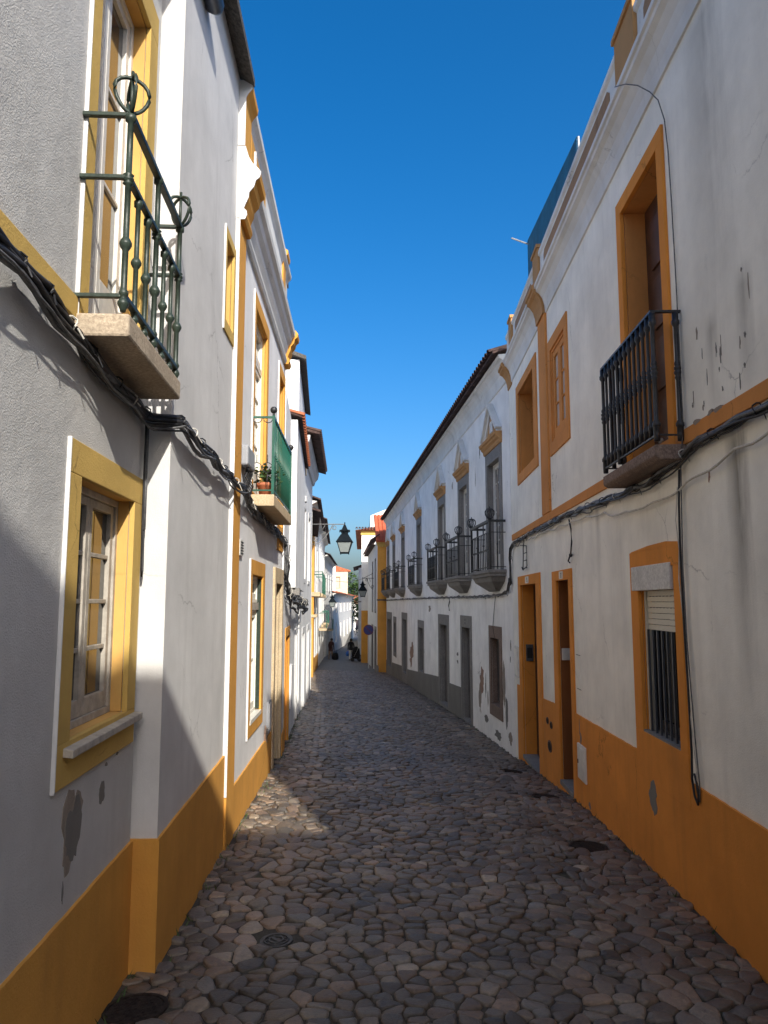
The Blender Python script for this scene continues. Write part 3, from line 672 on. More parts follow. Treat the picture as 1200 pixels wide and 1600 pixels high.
C.patch(2.7, .42, .09, .12, 'bare', 21, o=.018); C.patch(2.55, .46, .05, .1, 'bare_b', 22, o=.019)
# geranium pots on the balcony of house C
def potted(f, o, z, s, label, seed):
    t = thing('potted_plant', label, 'potted plant', loc=WC.w(f, o, z), group='potted geraniums on the green balcony')
    MB().lathe(0, 0, [(.052 * s, 0), (.075 * s, .10 * s), (.085 * s, .105 * s), (.085 * s, .135 * s), (.07 * s, .13 * s)], 16).build('pot', 'pot', t, True)
    rnd = random.Random(seed); m = MB()
    for k in range(5): m.tube([(0, 0, .12 * s), (rnd.uniform(-.05, .05), rnd.uniform(-.05, .05), .24 * s)], .004, 5)
    m.build('stem', 'leaf', t)
    lf = MB().add([(-.5, 0, 0), (-.2, .45, .08), (.3, .4, .1), (.55, 0, .02), (.3, -.4, .1), (-.2, -.45, .08), (0, 0, -.05)], [(0, 1, 6), (1, 2, 6), (2, 3, 6), (3, 4, 6), (4, 5, 6), (5, 0, 6)])
    fo = MB()
    for k in range(90):
        c = Vector((rnd.gauss(0, .055), rnd.gauss(0, .055), .20 * s + rnd.gauss(.02, .05))); q = Matrix.Rotation(rnd.uniform(0, 6.3), 4, 'Z') @ Matrix.Rotation(rnd.uniform(-1, 1), 4, 'X')
        sz = rnd.uniform(.03, .05); fo.add([tuple(c + (q @ (Vector(v) * sz))) for v in lf.v], lf.f)
    x = fo.build('leaves', 'leaf', t); x['kind'] = 'stuff'
potted(1.27, .12, 3.0, 1.0, 'leafy geranium in a clay pot at the near end of the green balcony', 1)
potted(1.50, .13, 3.0, .9, 'geranium in a clay pot standing second along the green balcony', 2)
# ---------------------------------------------------------------- LEFT: houses D
WD = Fr(-1.40, 10.46, -.078, .997, 'L')
D = House('townhouse', 'old white house with an overhanging upper wall and a narrow orange door', WD)
d = D.opening((.62, 2.0, -.9, 1.56), (.78, 1.86, -.25, 1.42), 'ochre', 'ochre_r', rd=.12, proud=.012, name='door_surround'); D.door(d, .78, 1.86, -.25, 1.42, 'door_brown', o=-.1)
d = D.opening((4.35, 5.6, -1.2, 1.42), (4.5, 5.45, -.5, 1.3), 'white_d', 'white_d', rd=.14, proud=.012, name='door_surround'); D.door(d, 4.5, 5.45, -.5, 1.3, 'wood_w', o=-.1)
D.wall(0, 6.3, -6, 4.95, 'white_d', deep=6)
m = D.mb(); m.box(1.5, 6.25, .002, .11, 2.17, 4.9); m.build('overhanging_wall', 'white_d', D.root, bevel=.006)
m = D.mb(); m.slab([(1.5, 0.0), (2.0, 0.0), (2.0, .17), (1.62, .17)], 2.05, 2.168); m.build('corbel', 'granite_g', D.root)
ev = D.mb().along([(-.2, 5.05), (.18, 4.93), (.18, 4.955), (-.2, 5.08)], 1.45, 6.3).build('eave', 'tile_dark', D.root)
bt = barrel(.5, .075).mesh('roof_tile', 'tile')
for i in range(24):
    t = inst('roof_tile', bt, ev, WD, 1.55 + i * .2, .215, 4.97); t.rotation_euler = (-.28, 0, 0)
D.holes = []
D.wall(4.8, 9.4, 4.6, 7.0, 'white_d', deep=5, name='upper_storey')
D.mb().along([(-.6, 7.25), (.14, 6.98), (.14, 7.06), (-.6, 7.33)], 4.7, 9.5).build('upper_eave', 'dark_stone', D.root)
D.dado([(0, .6, .15, .15)], 'ochre')
mD = D.mb(); mD.box(2.15, 2.5, 0, .04, .2, .9); mD.build('meter_hatch', 'white_trim', D.root, bevel=.004)
WD2 = Fr(-1.86, 16.65, -.05, .9987, 'L')
D2 = House('townhouse', 'white house with a deep dark red eave, behind the overhanging wall', WD2)
for i, f in enumerate((1.0, 3.2)):
    w = D2.opening((f - .1, f + 1.0, -1.6, 1.35), (f, f + .9, -.75, 1.2), 'white_trim', 'white_d', rd=.14, proud=.015, name='door_surround'); D2.door(w, f, f + .9, -.75, 1.2, 'door_grey', o=-.1)
    w = D2.opening((f - .1, f + 1.0, 2.4, 4.3), (f, f + .9, 2.5, 4.2), 'white_trim', 'white_d', rd=.14, proud=.015); D2.sash(w, f, f + .9, 2.5, 4.2, 1, 3, 'wood_w', 'pane', o=-.1, leaves=2)
D2.wall(0, 5.4, -6, 5.72, 'white_d', deep=6)
D2.mb().along([(-.05, 5.35), (.05, 5.36), (.09, 5.48), (.16, 5.56), (.19, 5.70), (-.05, 5.70)], -.02, 5.4).build('cornice', 'white_trim', D2.root)
ev = D2.mb().along([(-3, 6.6), (.40, 5.715), (.40, 5.77), (-3, 6.66)], -.03, 5.4).build('eave', 'tile_dark', D2.root)
bd2 = barrel(.6, .085).mesh('roof_tile', 'tile_dark')
for i in range(24): t = inst('roof_tile', bd2, ev, WD2, .06 + i * .225, .43, 5.78); t.rotation_euler = (-.25, 0, 0)
D2.mb().box(.12, .5, .003, .09, 4.85, 5.1).build('stone_block', 'limestone', D2.root); D2.mb().box(.1, .42, .003, .11, 4.2, 4.32).build('stone_block', 'white_trim', D2.root)
WD3 = Fr(-2.13, 22.1, -.097, .9953, 'L')
D3 = House('townhouse', 'plain white house set back just before the ochre corner', WD3)
for f in (2., 5.5): w = D3.opening((f - .1, f + 1.1, -2, 1.1), (f, f + 1., -.95, 1.0), 'white_trim', 'white_d', rd=.14, proud=.015, name='door_surround'); D3.door(w, f, f + 1., -.95, 1.0, 'door_grey', o=-.1)
D3.wall(0, 9.0, -6, 4.6, 'white_d', deep=6); D3.roof(0, 9, 4.6, .25, 4, 1.3)
# ---------------------------------------------------------------- RIGHT: house 1 (orange base, two doors)
W1 = Fr(1.99, 4.21, .0255, .9997, 'R')
H1 = House('townhouse', 'white house with orange base, two orange doors and a black iron balcony on the right', W1)
def digits(par, W, f, o, z, s, txt):
    """flat painted figures on a tile; glyph strokes as thin boxes (segments) laid out along the wall as read from the street"""
    seg = {'1': 'bc', '9': 'abcdfg', '7': 'abc', '0': 'abcdef', '2': 'abged'}
    m = MB(W); st = s * .16
    for i, ch in enumerate(txt):
        # seen from the street on the right-hand side, reading direction runs towards the camera (decreasing f)
        f0 = f + s * .62 - i * s * .62
        for q in seg[ch]:
            r = {'a': (0, .5, 1 - .16, 1), 'g': (0, .5, .42, .58), 'd': (0, .5, 0, .16), 'b': (.34, .5, .5, 1), 'c': (.34, .5, 0, .5), 'f': (0, .16, .5, 1), 'e': (0, .16, 0, .5)}[q]
            m.box(f0 - r[1] * s, f0 - r[0] * s, o, o + .002, z + r[2] * s, z + r[3] * s)
    m.build('figures', 'digit', par)
d = H1.opening((6.08, 8.03, -2, 2.35), (6.40, 7.78, -.42, 2.205), 'ochre_r', 'ochre_r', rd=.21, proud=.02, name='door_surround')
H1.door(d, 6.40, 7.78, -.42, 2.205, 'door_dark', o=-.19, panels=3); d['label'] = 'orange surround of the farther door, with a keypad in its jamb'
H1.mb().box(6.40, 7.78, -.22, .03, -.45, -.40).build('doorstep', 'granite_g', d)
nb = H1.mb().box(6.95, 7.25, .018, .026, 2.225, 2.325).build('number_plate', 'number', d); digits(nb, W1, 7.08, .026, 2.24, .07, '19')
ic = H1.mb().box(7.755, 7.779, -.16, -.05, 1.02, 1.28).build('intercom', 'zinc', d); H1.mb().box(7.748, 7.756, -.145, -.065, 1.07, 1.23).build('intercom_face', 'cable', ic)
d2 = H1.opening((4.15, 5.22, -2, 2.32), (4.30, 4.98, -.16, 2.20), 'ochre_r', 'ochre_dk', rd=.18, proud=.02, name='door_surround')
H1.door(d2, 4.30, 4.98, -.16, 2.20, 'door_brown', o=-.165, panels=3); d2['label'] = 'orange surround of the nearer door, with a white letter box'
H1.mb().box(4.30, 4.98, -.16, .03, -.19, -.14).build('doorstep', 'granite_g', d2)
nb = H1.mb().box(4.55, 4.75, .018, .026, 2.215, 2.305).build('number_plate', 'number', d2); digits(nb, W1, 4.64, .026, 2.225, .062, '17')
H1.mb().box(4.955, 4.979, -.13, -.03, 1.25, 1.39).build('letter_box', 'plastic_w', d2, bevel=.004)
w = H1.opening((.85, 1.965, .60, 2.34), (.985, 1.78, .95, 2.20), 'ochre_r', 'ochre_r', rd=.12, proud=.018)
m = H1.mb(); m.face([(.85, 2.34), (1.965, 2.34), (1.90, 2.35), (1.5, 2.372), (1.1, 2.376), (.9, 2.36)], -.01, .018); m.build('window_head', 'ochre_r', w)
H1.sash(w, .985, 1.78, .95, 2.03, 1, 1, 'iron_k', 'pane', o=-.10, leaves=2, stile=.04)
for q in (1.745, .986): H1.mb().box(q, q + .03, -.07, -.03, .95, 2.03).build('shutter_guide', 'shutter', w)
for k in range(7): ubox('shutter_slat', 'shutter', w, W1, 1.012, 1.743, -.062, -.046 + .003 * (k % 2), 1.735 + k * .043, 1.735 + k * .043 + .039)
m = H1.mb()
for k in range(9):
    for r in (3, 5):
        if k % 1 == 0: m.box(1.05 + k * .075, 1.085 + k * .075, -.046, -.0415, 1.772 + .043 * r, 1.778 + .043 * r)
m.build('slat_perforation', 'cable', w)['kind'] = 'stuff'
H1.mb().box(1.02, 1.90, -.1, .03, 2.035, 2.225).build('shutter_box', 'stonebox', w, bevel=.006)
for k in range(7): ubox('window_bar', 'zinc', w, W1, 1.06 + k * .105, 1.075 + k * .105, -.035, -.02, .955, 1.735)
H1.mb().box(.985, 1.78, -.1, .012, .945, .965).build('sill', 'granite_g', w)
d3 = H1.opening((.82, 1.97, 2.90, 5.37), (.94, 1.85, 3.0, 5.245), 'ochre_r', 'ochre_b', rd=.22, proud=.022, name='balcony_door_surround')
H1.door(d3, .94, 1.85, 3.0, 5.245, 'door_brown', o=-.19, panels=4, handle=False)
w = H1.opening((4.02, 5.12, 3.77, 5.25), (4.16, 4.98, 3.93, 5.10), 'ochre_b', 'ochre_b', rd=.05, proud=.02)
H1.sash(w, 4.16, 4.98, 3.93, 5.10, 1, 3, 'ochre_b', 'pane_pale', o=-.012, leaves=2, stile=.075, mun=.02)
w = H1.opening((6.0, 7.83, 3.82, 5.44), (6.25, 7.64, 3.98, 5.29), 'ochre_b', 'ochre_b', rd=.3, proud=.02)
H1.sash(w, 6.25, 7.64, 3.98, 5.29, 1, 2, 'door_dark', 'pane', o=-.27, leaves=2)
H1.wall(-4.2, 8.71, -6, 6.1, 'cream_white', deep=9)
H1.dado([(-4.2, .845, .78, .78), (.845, 1.97, .62, .62), (1.97, 4.148, .775, .745), (5.222, 6.078, .70, .66), (8.032, 8.35, .62, .6)], 'ochre_r', zb=-4)
H1.mb().box(-4.2, 8.6, -.01, .018, 2.985, 3.085).build('string_course', 'ochre_b', H1.root, bevel=.004)
H1.mb().box(5.20, 5.70, -.01, .03, 3.086, 5.70).build('pilaster', 'ochre_b', H1.root, bevel=.004)
CQ = [(-.02, 5.70), (.018, 5.70), (.02, 5.74), (.026, 5.80), (.05, 5.89), (.09, 5.955), (.13, 5.985), (.135, 6.02), (.155, 6.03), (.155, 6.075), (.12, 6.10), (-.02, 6.10)]
def sh2(P, d, dz=0): return [(o + (d if o > 0 else 0), z + dz) for o, z in P]
H1.mb().along(CQ, -4.2, 5.198).build('cornice', 'cornice_w', H1.root); H1.mb().along(CQ, 5.702, 8.30).build('cornice', 'cornice_w', H1.root)
H1.mb().along(sh2(CQ, .035), 5.20, 5.70).build('cornice_break', 'ochre_old', H1.root)
H1.mb().along([(o * 1.2, z - .04) for o, z in CQ], 8.302, 8.72).build('cornice_break', 'ochre_old', H1.root)
H1.mb().along([(-.2, 6.09), (.05, 6.101), (.05, 6.50), (.075, 6.52), (.075, 6.57), (-.2, 6.57)], -4.2, 8.5).build('parapet', 'cornice_w', H1.root)
for a, b in ((-4., -2.), (-1.6, .95), (1.9, 5.0), (5.95, 7.5)):
    H1.mb().face([(a + .06, 6.15), (b - .06, 6.15), (b, 6.2), (b, 6.40), (b - .06, 6.45), (a + .06, 6.45), (a, 6.40), (a, 6.2)], .04, .058).build('parapet_panel', 'panel_old', H1.root)
for a, b, z in ((1.12, 1.62, 6.63), (5.28, 5.66, 6.63), (7.75, 8.05, 6.63)):
    m = H1.mb(); m.box(a, b, -.2, .085, 6.101, z); m.box(a - .02, b + .02, -.2, .105, z, z + .05); m.build('parapet_post', 'ochre_old', H1.root, bevel=.004)
H1.patch(1.60, .50, .10, .14, 'bare_g', 31, o=.019); H1.patch(3.95, .63, .02, .09, 'bare_b', 32, o=.019); H1.patch(3.9, .52, .03, .07, 'bare_g', 33, o=.019); H1.patch(3.6, -.08, .05, .04, 'bare_g', 38, o=.018)
rr = random.Random(77)
for k in range(18): H1.patch(rr.uniform(-.35, .55), 3.14 + abs(rr.gauss(.1, .25)), rr.uniform(.004, .013), rr.uniform(.015, .07), 'bare_g' if k % 3 else 'bare', 40 + k, n=16, rag=.6)
for k in range(6): H1.patch(rr.uniform(.1, 1.2), 3.08 + rr.uniform(0, .03), rr.uniform(.03, .08), .02, 'bare', 60 + k, o=.0195, n=12)
H1.patch(.33, 2.72, .018, .05, 'bare_b', 65)
for f, z, r in ((5.74, .42, .045), (5.50, .40, .045), (5.62, .12, .075)):
    t = H1.mb(); n = 16; t.face([(f + 1.7 * r * math.cos(2 * math.pi * k / n), z + r * math.sin(2 * math.pi * k / n)) for k in range(n)], .010, .024); v = t.build('round_vent', 'door_brown', H1.root)
    t = H1.mb(); t.face([(f + 1.25 * r * math.cos(2 * math.pi * k / n), z + .72 * r * math.sin(2 * math.pi * k / n)) for k in range(n)], .02, .027); t.build('vent_mesh', 'cast_dark', v)
mt = H1.mb().box(3.68, 4.02, .0, .034, .10, .46).build('meter_cabinet', 'plastic_w', H1.root, bevel=.006)
H1.mb().box(3.71, 3.99, .03, .04, .13, .43).build('cabinet_door', 'plastic_w', mt, bevel=.003); H1.mb().box(3.95, 3.97, .038, .046, .26, .3).build('latch', 'cable', mt)
H1.mb().box(3.90, 4.06, .0, .003, 1.02, 1.38).build('filled_hatch', 'cream_white', H1.root)
m = H1.mb(); m.tube([(4.06, .004, 1.38), (3.88, .004, 1.38)], .004, 4); m.tube([(4.05, .004, 1.02), (3.88, .004, 1.02)], .004, 4); m.build('hatch_crack', 'bare_g', H1.root)
mt = H1.mb().box(8.18, 8.5, 0, .03, .72, 1.22).build('meter_box', 'plastic_w', H1.root, bevel=.005); H1.mb().box(8.22, 8.46, .026, .036, .76, 1.18).build('box_door', 'cream_white', mt)
# balcony of house 1
O1 = .20
H1.mb().along([(0, 2.885), (O1 - .02, 2.885), (O1 + .012, 2.91), (O1 + .012, 2.985), (0, 2.99)], .66, 1.96).build('balcony_slab', 'granite_b', H1.root, bevel=.01)
rl = H1.mb(); rl.box(.66, 1.95, O1 - .022, O1 + .006, 3.895, 3.912)
for f in (.67, 1.94): rl.box(f - .014, f + .014, 0, O1 - .02, 3.896, 3.910)
r1 = rl.build('balcony_railing', 'iron_k', H1.root)
rl = H1.mb(); rl.box(.66, 1.95, O1 - .016, O1, 3.045, 3.058)
for f in (.67, 1.94): rl.box(f - .009, f + .009, 0, O1 - .014, 3.046, 3.056)
rl.build('rail', 'iron_k', r1)
bp = [(.0175, 0), (.0175, .05), (.022, .055), (.022, .075), (.0115, .10), (.0105, .37), (.016, .385), (.016, .395), (.012, .40), (.019, .415), (.019, .43), (.013, .436), (.019, .445), (.019, .46), (.012, .466), (.016, .475), (.016, .49), (.0105, .505), (.0115, .74), (.021, .76), (.021, .785), (.0165, .79), (.0165, .84)]
bm_ = MB().lathe(0, 0, bp, 10).mesh('baluster', 'iron_k', True)
foot = [(.016, -.045)] + bp
bm2 = MB().lathe(0, 0, [(r * 1.25, z) for r, z in foot], 10).mesh('upright', 'iron_k', True)
for i in range(13):
    f = .67 + 1.27 * i / 12; inst('upright' if i in (0, 8, 12) else 'baluster', bm2 if i in (0, 8, 12) else bm_, r1, W1, f, O1 - .009, 3.055)
inst('upright', bm2, r1, W1, .67, .035, 3.055); inst('upright', bm2, r1, W1, 1.94, .035, 3.055)
inst('baluster', bm_, r1, W1, 1.94, .12, 3.055)
# roof-terrace netting behind the parapet
tn = thing('roof_screen', 'blue green mesh screen on posts along the roof terrace edge', 'screen', W1)
m = MB(W1); 
for k in range(13): m.face([(3.55, 6.58 + .04 * k), (6.8, 6.58 + .073 * k), (6.8, 6.598 + .073 * k), (3.55, 6.598 + .04 * k)], -.066, -.062)
m.build('mesh', 'net', tn)['kind'] = 'stuff'
m = MB(W1)
for k in range(58): m.box(3.56 + k * .056, 3.608 + k * .056, -.0595, -.056, 6.58, 7.08 + k * .0072)
s_ = m.build('mesh_strands', 'net', tn); s_['kind'] = 'stuff'
for f in (3.6, 4.65, 5.7, 6.78): MB(W1).tube([(f, -.09, 6.56), (f, -.09, 7.1 + (f - 3.55) * .13)], .014, 6).build('post', 'plastic_g', tn)
MB(W1).tube([(6.78, -.09, 7.42), (6.6, .22, 7.44)], .012, 6).build('arm', 'plastic_g', tn)
# ---------------------------------------------------------------- RIGHT: house 2 (long, balconies and pediments)
W2 = Fr(2.21, 12.94, -.0745, .9972, 'R')
H2 = House('mansion', 'long weathered white building with a row of pedimented balcony doors', W2)
CS = [1.30, 4.55, 7.95, 13.2, 18.8, 23.2, 26.6]
S2 = []
for c in CS:
    d = H2.opening((c - .70, c + .68, 2.50, 4.86), (c - .51, c + .50, 2.52, 4.63), 'granite_g', 'granite_g', rd=.14, proud=.02, name='balcony_door_surround')
    H2.sash(d, c - .51, c + .50, 2.52, 4.63, 2, 6, 'wood_w', 'pane', o=-.11, leaves=2, stile=.06, mun=.025, rail=.3); S2.append(d)
for a, b, zb, zt, i0, i1, ib, it, kind in ((3.72, 5.10, -2, 1.63, 3.92, 4.90, -.72, 1.36, 'd'), (6.85, 8.72, -2, 1.60, 7.1, 8.45, -.8, 1.32, 'd'), (12.0, 13.65, -.6, 1.32, 12.25, 13.4, -.38, 1.06, 'w'),
        (17.2, 19.4, -3, 1.5, 17.5, 19.1, -.95, 1.22, 'd'), (22.0, 23.5, -.6, 1.25, 22.25, 23.25, -.4, .95, 'w'), (24.4, 27.5, -3, 1.42, 24.8, 27.1, -1.3, 1.05, 'd'), (.86, 1.93, -.2, 1.49, 1.05, 1.78, .02, 1.26, 'w')):
    nm = 'granite_b' if a < 1 else 'granite_g'
    s_ = H2.opening((a, b, zb, zt), (i0, i1, ib, it), nm, nm, rd=.16, proud=.018, name='door_surround' if kind == 'd' else 'window_surround')
    if kind == 'd': H2.door(s_, i0, i1, ib, it, 'door_grey', o=-.14)
    else: H2.sash(s_, i0, i1, ib, it, 1, 2, 'door_grey', 'pane', o=-.12, leaves=2)
    if a == 3.72:
        m = H2.mb(); m.box(4.42, 4.5, .015, .022, 1.43, 1.48); m.box(4.42, 4.5, .015, .022, 1.51, 1.56); m.build('number_plate', 'digit', s_)
H2.wall(0, 27.85, -7, 6.4, 'white_r2', deep=9)
for sg_ in ((5.11, 6.84, -.06, -.14), (8.73, 17.19, -.16, -.7), (19.41, 24.39, -.75, -1.0), (27.51, 27.84, -1.1, -1.12)): H2.dado([sg_], 'cement', o=.022, name='plinth')
for c, d in zip(CS, S2):
    H2.mb().along([(-.01, 4.862), (.035, 4.862), (.05, 4.90), (.055, 4.94), (.09, 4.97), (.10, 5.0), (.13, 5.02), (.14, 5.07), (-.01, 5.08)], c - .74, c + .72).build('door_head', 'ochre_old', d, bevel=.004)
    p = H2.mb(); p.face([(c - .56, 5.082), (c + .56, 5.082), (c + .02, 5.60)], -.01, .02); p.build('pediment', 'ochre_old', d)
    k = H2.mb()
    for sx in (-1, 1):
        pr = [(c + sx * .70, 5.083), (c + sx * .55, 5.083), (c + sx * .0, 5.60), (c + sx * .0, 5.72)]
        k.face(pr, -.01, .055); k.face([(c + sx * .74, 5.15), (c + sx * .66, 5.12), (c + sx * .004, 5.70), (c + sx * .004, 5.78)], -.01, .115)
    k.face([(c - .12, 5.2), (c + .12, 5.2), (c + .12, 5.42), (c - .12, 5.42)], -.01, .04)
    k.build('raking_moulding', 'cornice_w', d)
O2 = .30
thin = MB().tube([(0, 0, 0), (0, 0, .66)], .0095, 6).ball((0, 0, .36), .016, 6).mesh('baluster', 'iron_r2', True)
mid = MB().tube([(0, 0, 0), (0, 0, .9)], .011, 6).ball((0, 0, .45), .019, 6).mesh('baluster', 'iron_r2', True)
on2 = onion('iron_k', .95, 4, .009)
for c in CS:
    a, b = c - .88, c + .88
    cb = H2.mb(); cb.slab([(a, 0), (b, 0), (b, O2), (a, O2)], 2.40, 2.46); cb.slab([(a - .03, 0), (b + .03, 0), (b + .03, O2 + .03), (a - .03, O2 + .03)], 2.46, 2.52)
    n0 = [(a + .05, 0), (b - .05, 0), (b - .05, O2 - .03), (a + .05, O2 - .03)]; n1 = [(a + .55, 0), (b - .55, 0), (b - .55, .06), (a + .55, .06)]
    cb.add([(f, o, 2.398) for f, o in n0] + [(f, o, 2.31) for f, o in [(a + .12, 0), (b - .12, 0), (b - .12, O2 - .06), (a + .12, O2 - .06)]] + [(f, o, 2.14) for f, o in n1], [(0, 1, 2, 3), (0, 1, 5, 4), (1, 2, 6, 5), (2, 3, 7, 6), (3, 0, 4, 7), (4, 5, 9, 8), (5, 6, 10, 9), (6, 7, 11, 10), (7, 4, 8, 11), (8, 9, 10, 11)])
    cb.build('balcony_slab', 'granite_g', H2.root, bevel=.006)
    r = H2.mb(); r.box(a, b, O2 - .05, O2 + .012, 3.37, 3.415); r.box(a, b, O2 - .026, O2 - .008, 3.18, 3.195); r.box(a, b, O2 - .026, O2 - .008, 2.56, 2.575); r.box(a, b, O2 - .024, O2 - .01, 2.86, 2.872)
    for f in (a + .02, b - .02):
        r.box(f - .028, f + .028, 0, O2 - .05, 3.372, 3.412); r.box(f - .008, f + .008, 0, O2 - .026, 3.18, 3.194); r.box(f - .008, f + .008, 0, O2 - .026, 2.56, 2.574)
        r.box(f - .02, f + .02, O2 - .035, O2 + .005, 2.52, 3.37)
    ro = r.build('balcony_railing', 'iron_r2', H2.root)
    nb_ = 12 if c < 10 else 9
    for k in range(1, nb_):
        inst('baluster', mid if k in (nb_ // 3, 2 * nb_ // 3) else thin, ro, W2, a + .02 + (b - a - .04) * k / nb_, O2 - .017, 2.525)
    for f in (a + .02, b - .02): inst('baluster', mid, ro, W2, f, O2 * .5, 2.525); inst('finial', on2, ro, W2, f, O2 - .02, 3.42, .3)
H2.mb().along([(-.01, 5.86), (.02, 5.86), (.03, 5.90), (.012, 5.93), (.014, 5.99), (.03, 6.09), (.07, 6.19), (.12, 6.255), (.16, 6.27), (.17, 6.33), (-.01, 6.35)], 0, 27.85).build('cornice', 'cornice_w', H2.root)
ev = H2.mb().along([(-5, 8.3), (.28, 6.335), (.28, 6.375), (-5, 8.36)], -.02, 27.87).build('roof', 'tile_dark', H2.root)
for i in range(139):
    t = inst('roof_tile', bd2, ev, W2, .1 + i * .2, .335, 6.375); t.rotation_euler = (-.33, 0, 0)
for f, z, a, b, mt_, sd_ in ((2.75, .35, .28, .30, 'bare_b', 1), (2.9, -.02, .16, .26, 'bare', 2), (2.35, .28, .05, .24, 'bare_g', 3), (2.15, .05, .05, .2, 'bare', 4), (15.6, .1, .7, .36, 'bare_b', 5), (15.9, -.25, .45, .25, 'bare_b', 6),
        (.75, .5, .12, .45, 'bare', 7), (.6, .0, .1, .3, 'bare_g', 8), (2.3, -.35, .25, .1, 'bare_g', 9), (1.3, -.5, .3, .1, 'bare_g', 10), (.35, -.4, .2, .12, 'bare', 11), (.2, 1.2, .04, .1, 'bare_g', 12), (.25, .95, .03, .06, 'bare_g', 13),
        (5.6, .68, .18, .05, 'bare_g', 16), (5.6, .5, .12, .05, 'bare_g', 17), (12.9, -.65, .5, .14, 'bare_g', 18), (10.6, 1.75, .3, .1, 'bare', 19), (1.0, 3.9, .1, .5, 'bare', 20), (2.6, 5.1, .05, .16, 'bare_g', 21), (3.1, 4.6, .04, .2, 'bare', 22), (6.1, 4.9, .08, .12, 'bare', 23)):
    H2.patch(f, z, a, b, mt_, sd_ + 100)
# ---------------------------------------------------------------- RIGHT: farther houses
def windows(H, cols, rows, mat='wood_w', sur='white_trim', pane='pane', leaves=2, rr_=3, rd=.14):
    for a, b in cols:
        for c, d in rows:
            s = H.opening((a - .12, b + .12, c - .1, d + .12), (a, b, c, d), sur, 'white_d', rd=rd, proud=.02); H.sash(s, a, b, c, d, 1, rr_, mat, pane, o=-.1, leaves=leaves, stile=.06)
W3 = Fr(-.355, 41.0, -.06, .998, 'R')
H3 = House('corner_house', 'ochre corner house with a bright red tiled roof stepping into the street', W3)
windows(H3, [(1.6, 2.8), (5.2, 6.4)], [(1.4, 4.3)], 'door_grey', 'granite_g'); 
for a in (1.2, 5.0): s = H3.opening((a - .2, a + 1.9, -4, .55), (a, a + 1.7, -2.2, .35), 'granite_g', 'granite_g', rd=.2, name='door_surround'); H3.door(s, a, a + 1.7, -2.2, .35, 'door_grey', o=-.15)
H3.wall(0, 13.5, -7, 5.2, 'white_d', deep=6)
H3.mb().box(-.03, -.002, -4, .002, -7, 5.0).build('painted_gable', 'ochre', H3.root)
m = H3.mb()
for k in range(9): m.slab([(-.10, -4 + .0), (-.031, -4), (-.031, .05), (-.10, .05)], 5.0, 5.12) if k == 0 else m.lathe(-.06, .02 - k * .14, [(.06, 4.92), (.06, 5.0)], 8)
m.box(-.12, -.031, -4, .08, 5.121, 5.22); m.build('scalloped_cornice', 'yellow', H3.root)
rf = H3.mb().along([(-6, 5.2), (.3, 5.2), (.3, 5.25), (-6, 5.3)], 2.4, 13.6).build('roof', 'tile_dark', H3.root)
H3.mb().ext([(-.2, 5.225), (2.3, 6.85), (2.3, 5.225)], lambda p, a: (p[0], a, p[1]), -6, -.02).build('roof_gable', 'white_d', rf)
H3.mb().ext([(-.27, 5.24), (2.35, 6.94), (2.35, 6.87), (-.27, 5.17)], lambda p, a: (p[0], a, p[1]), -6, .1).build('roof_slope', 'tile_red', rf)
bt3 = barrel(3.15, .085).mesh('roof_tile', 'tile_red')
for k in range(12):
    t = inst('roof_tile', bt3, rf, W3, -.33, .02 - k * .21, 5.22); t.rotation_euler = (Matrix.Rotation(R(90), 4, 'Z') @ Matrix.Rotation(-.576, 4, 'X')).to_euler()
for k in range(38): t = inst('roof_tile', bd2, rf, W3, -.1 + k * .35, .36, 5.27); t.rotation_euler = (-.6, 0, 0)
H3.mb().box(-.25, -.04, -.05, .16, -3, -1.45).build('corner_stone', 'granite_g', H3.root, bevel=.03)
H3.mb().box(-.05, .06, -4, .03, 2.0, 2.08).build('ledge', 'dark_stone', H3.root)
W4 = Fr(-1.66, 55.2, -.03, .9995, 'R')
H4 = House('townhouse', 'tall pale house with an ochre eave rising behind the red roof', W4)
H4.wall(0, 20, -8, 7.2, 'render_far', deep=8)
H4.mb().box(-.04, -.003, -6, .0, -8, 1.3).build('painted_base', 'ochre', H4.root)
H4.mb().box(-.06, -.003, -6, .06, 6.85, 7.15).build('eave_band', 'yellow', H4.root)
ev = H4.mb().add([(-.35, .45, 7.18), (20.3, .45, 7.18), (20.3, -8, 7.18), (-.35, -8, 7.18), (3, -3, 8.1), (17, -3, 8.1)], [(0, 1, 5, 4), (1, 2, 5), (2, 3, 4, 5), (3, 0, 4), (0, 1, 2, 3)]).build('roof', 'tile', H4.root)
for k in range(12): t = inst('roof_tile', bd2, ev, W4, -.4, .36 - k * .22, 7.24, 0); t.rotation_euler = (Matrix.Rotation(R(90), 4, 'Z') @ Matrix.Rotation(-.3, 4, 'X')).to_euler()
m = H4.mb(); m.box(-.1, 1.4, .003, .35, 1.9, 2.0); m.build('balcony_slab', 'granite_g', H4.root)
W6 = Fr(-1.1, 60.5, -.03, .9995, 'R')
H6 = House('tall_house', 'plain white gable standing highest behind the corner roofs', W6)
m = H6.mb(); m.ext([(0, -8), (-6, -8), (-6, 10.2), (-3.2, 10.2), (0, 8.9)], lambda p, a: (a, p[0], p[1]), 0, 7); m.build('wall', 'render_far', H6.root)
W5 = Fr(-2.6, 77, -.035, .999, 'R')
H5 = House('townhouse', 'shaded house with a curved dark eave far along on the right', W5)
windows(H5, [(2, 3.2), (5.6, 6.8)], [(-1, 1), (2.2, 4)], 'door_grey', 'granite_g')
H5.wall(0, 8.5, -9, 5.4, 'white_d', deep=8); H5.roof(-.2, 8.7, 5.4, .55, 4, 1.4)
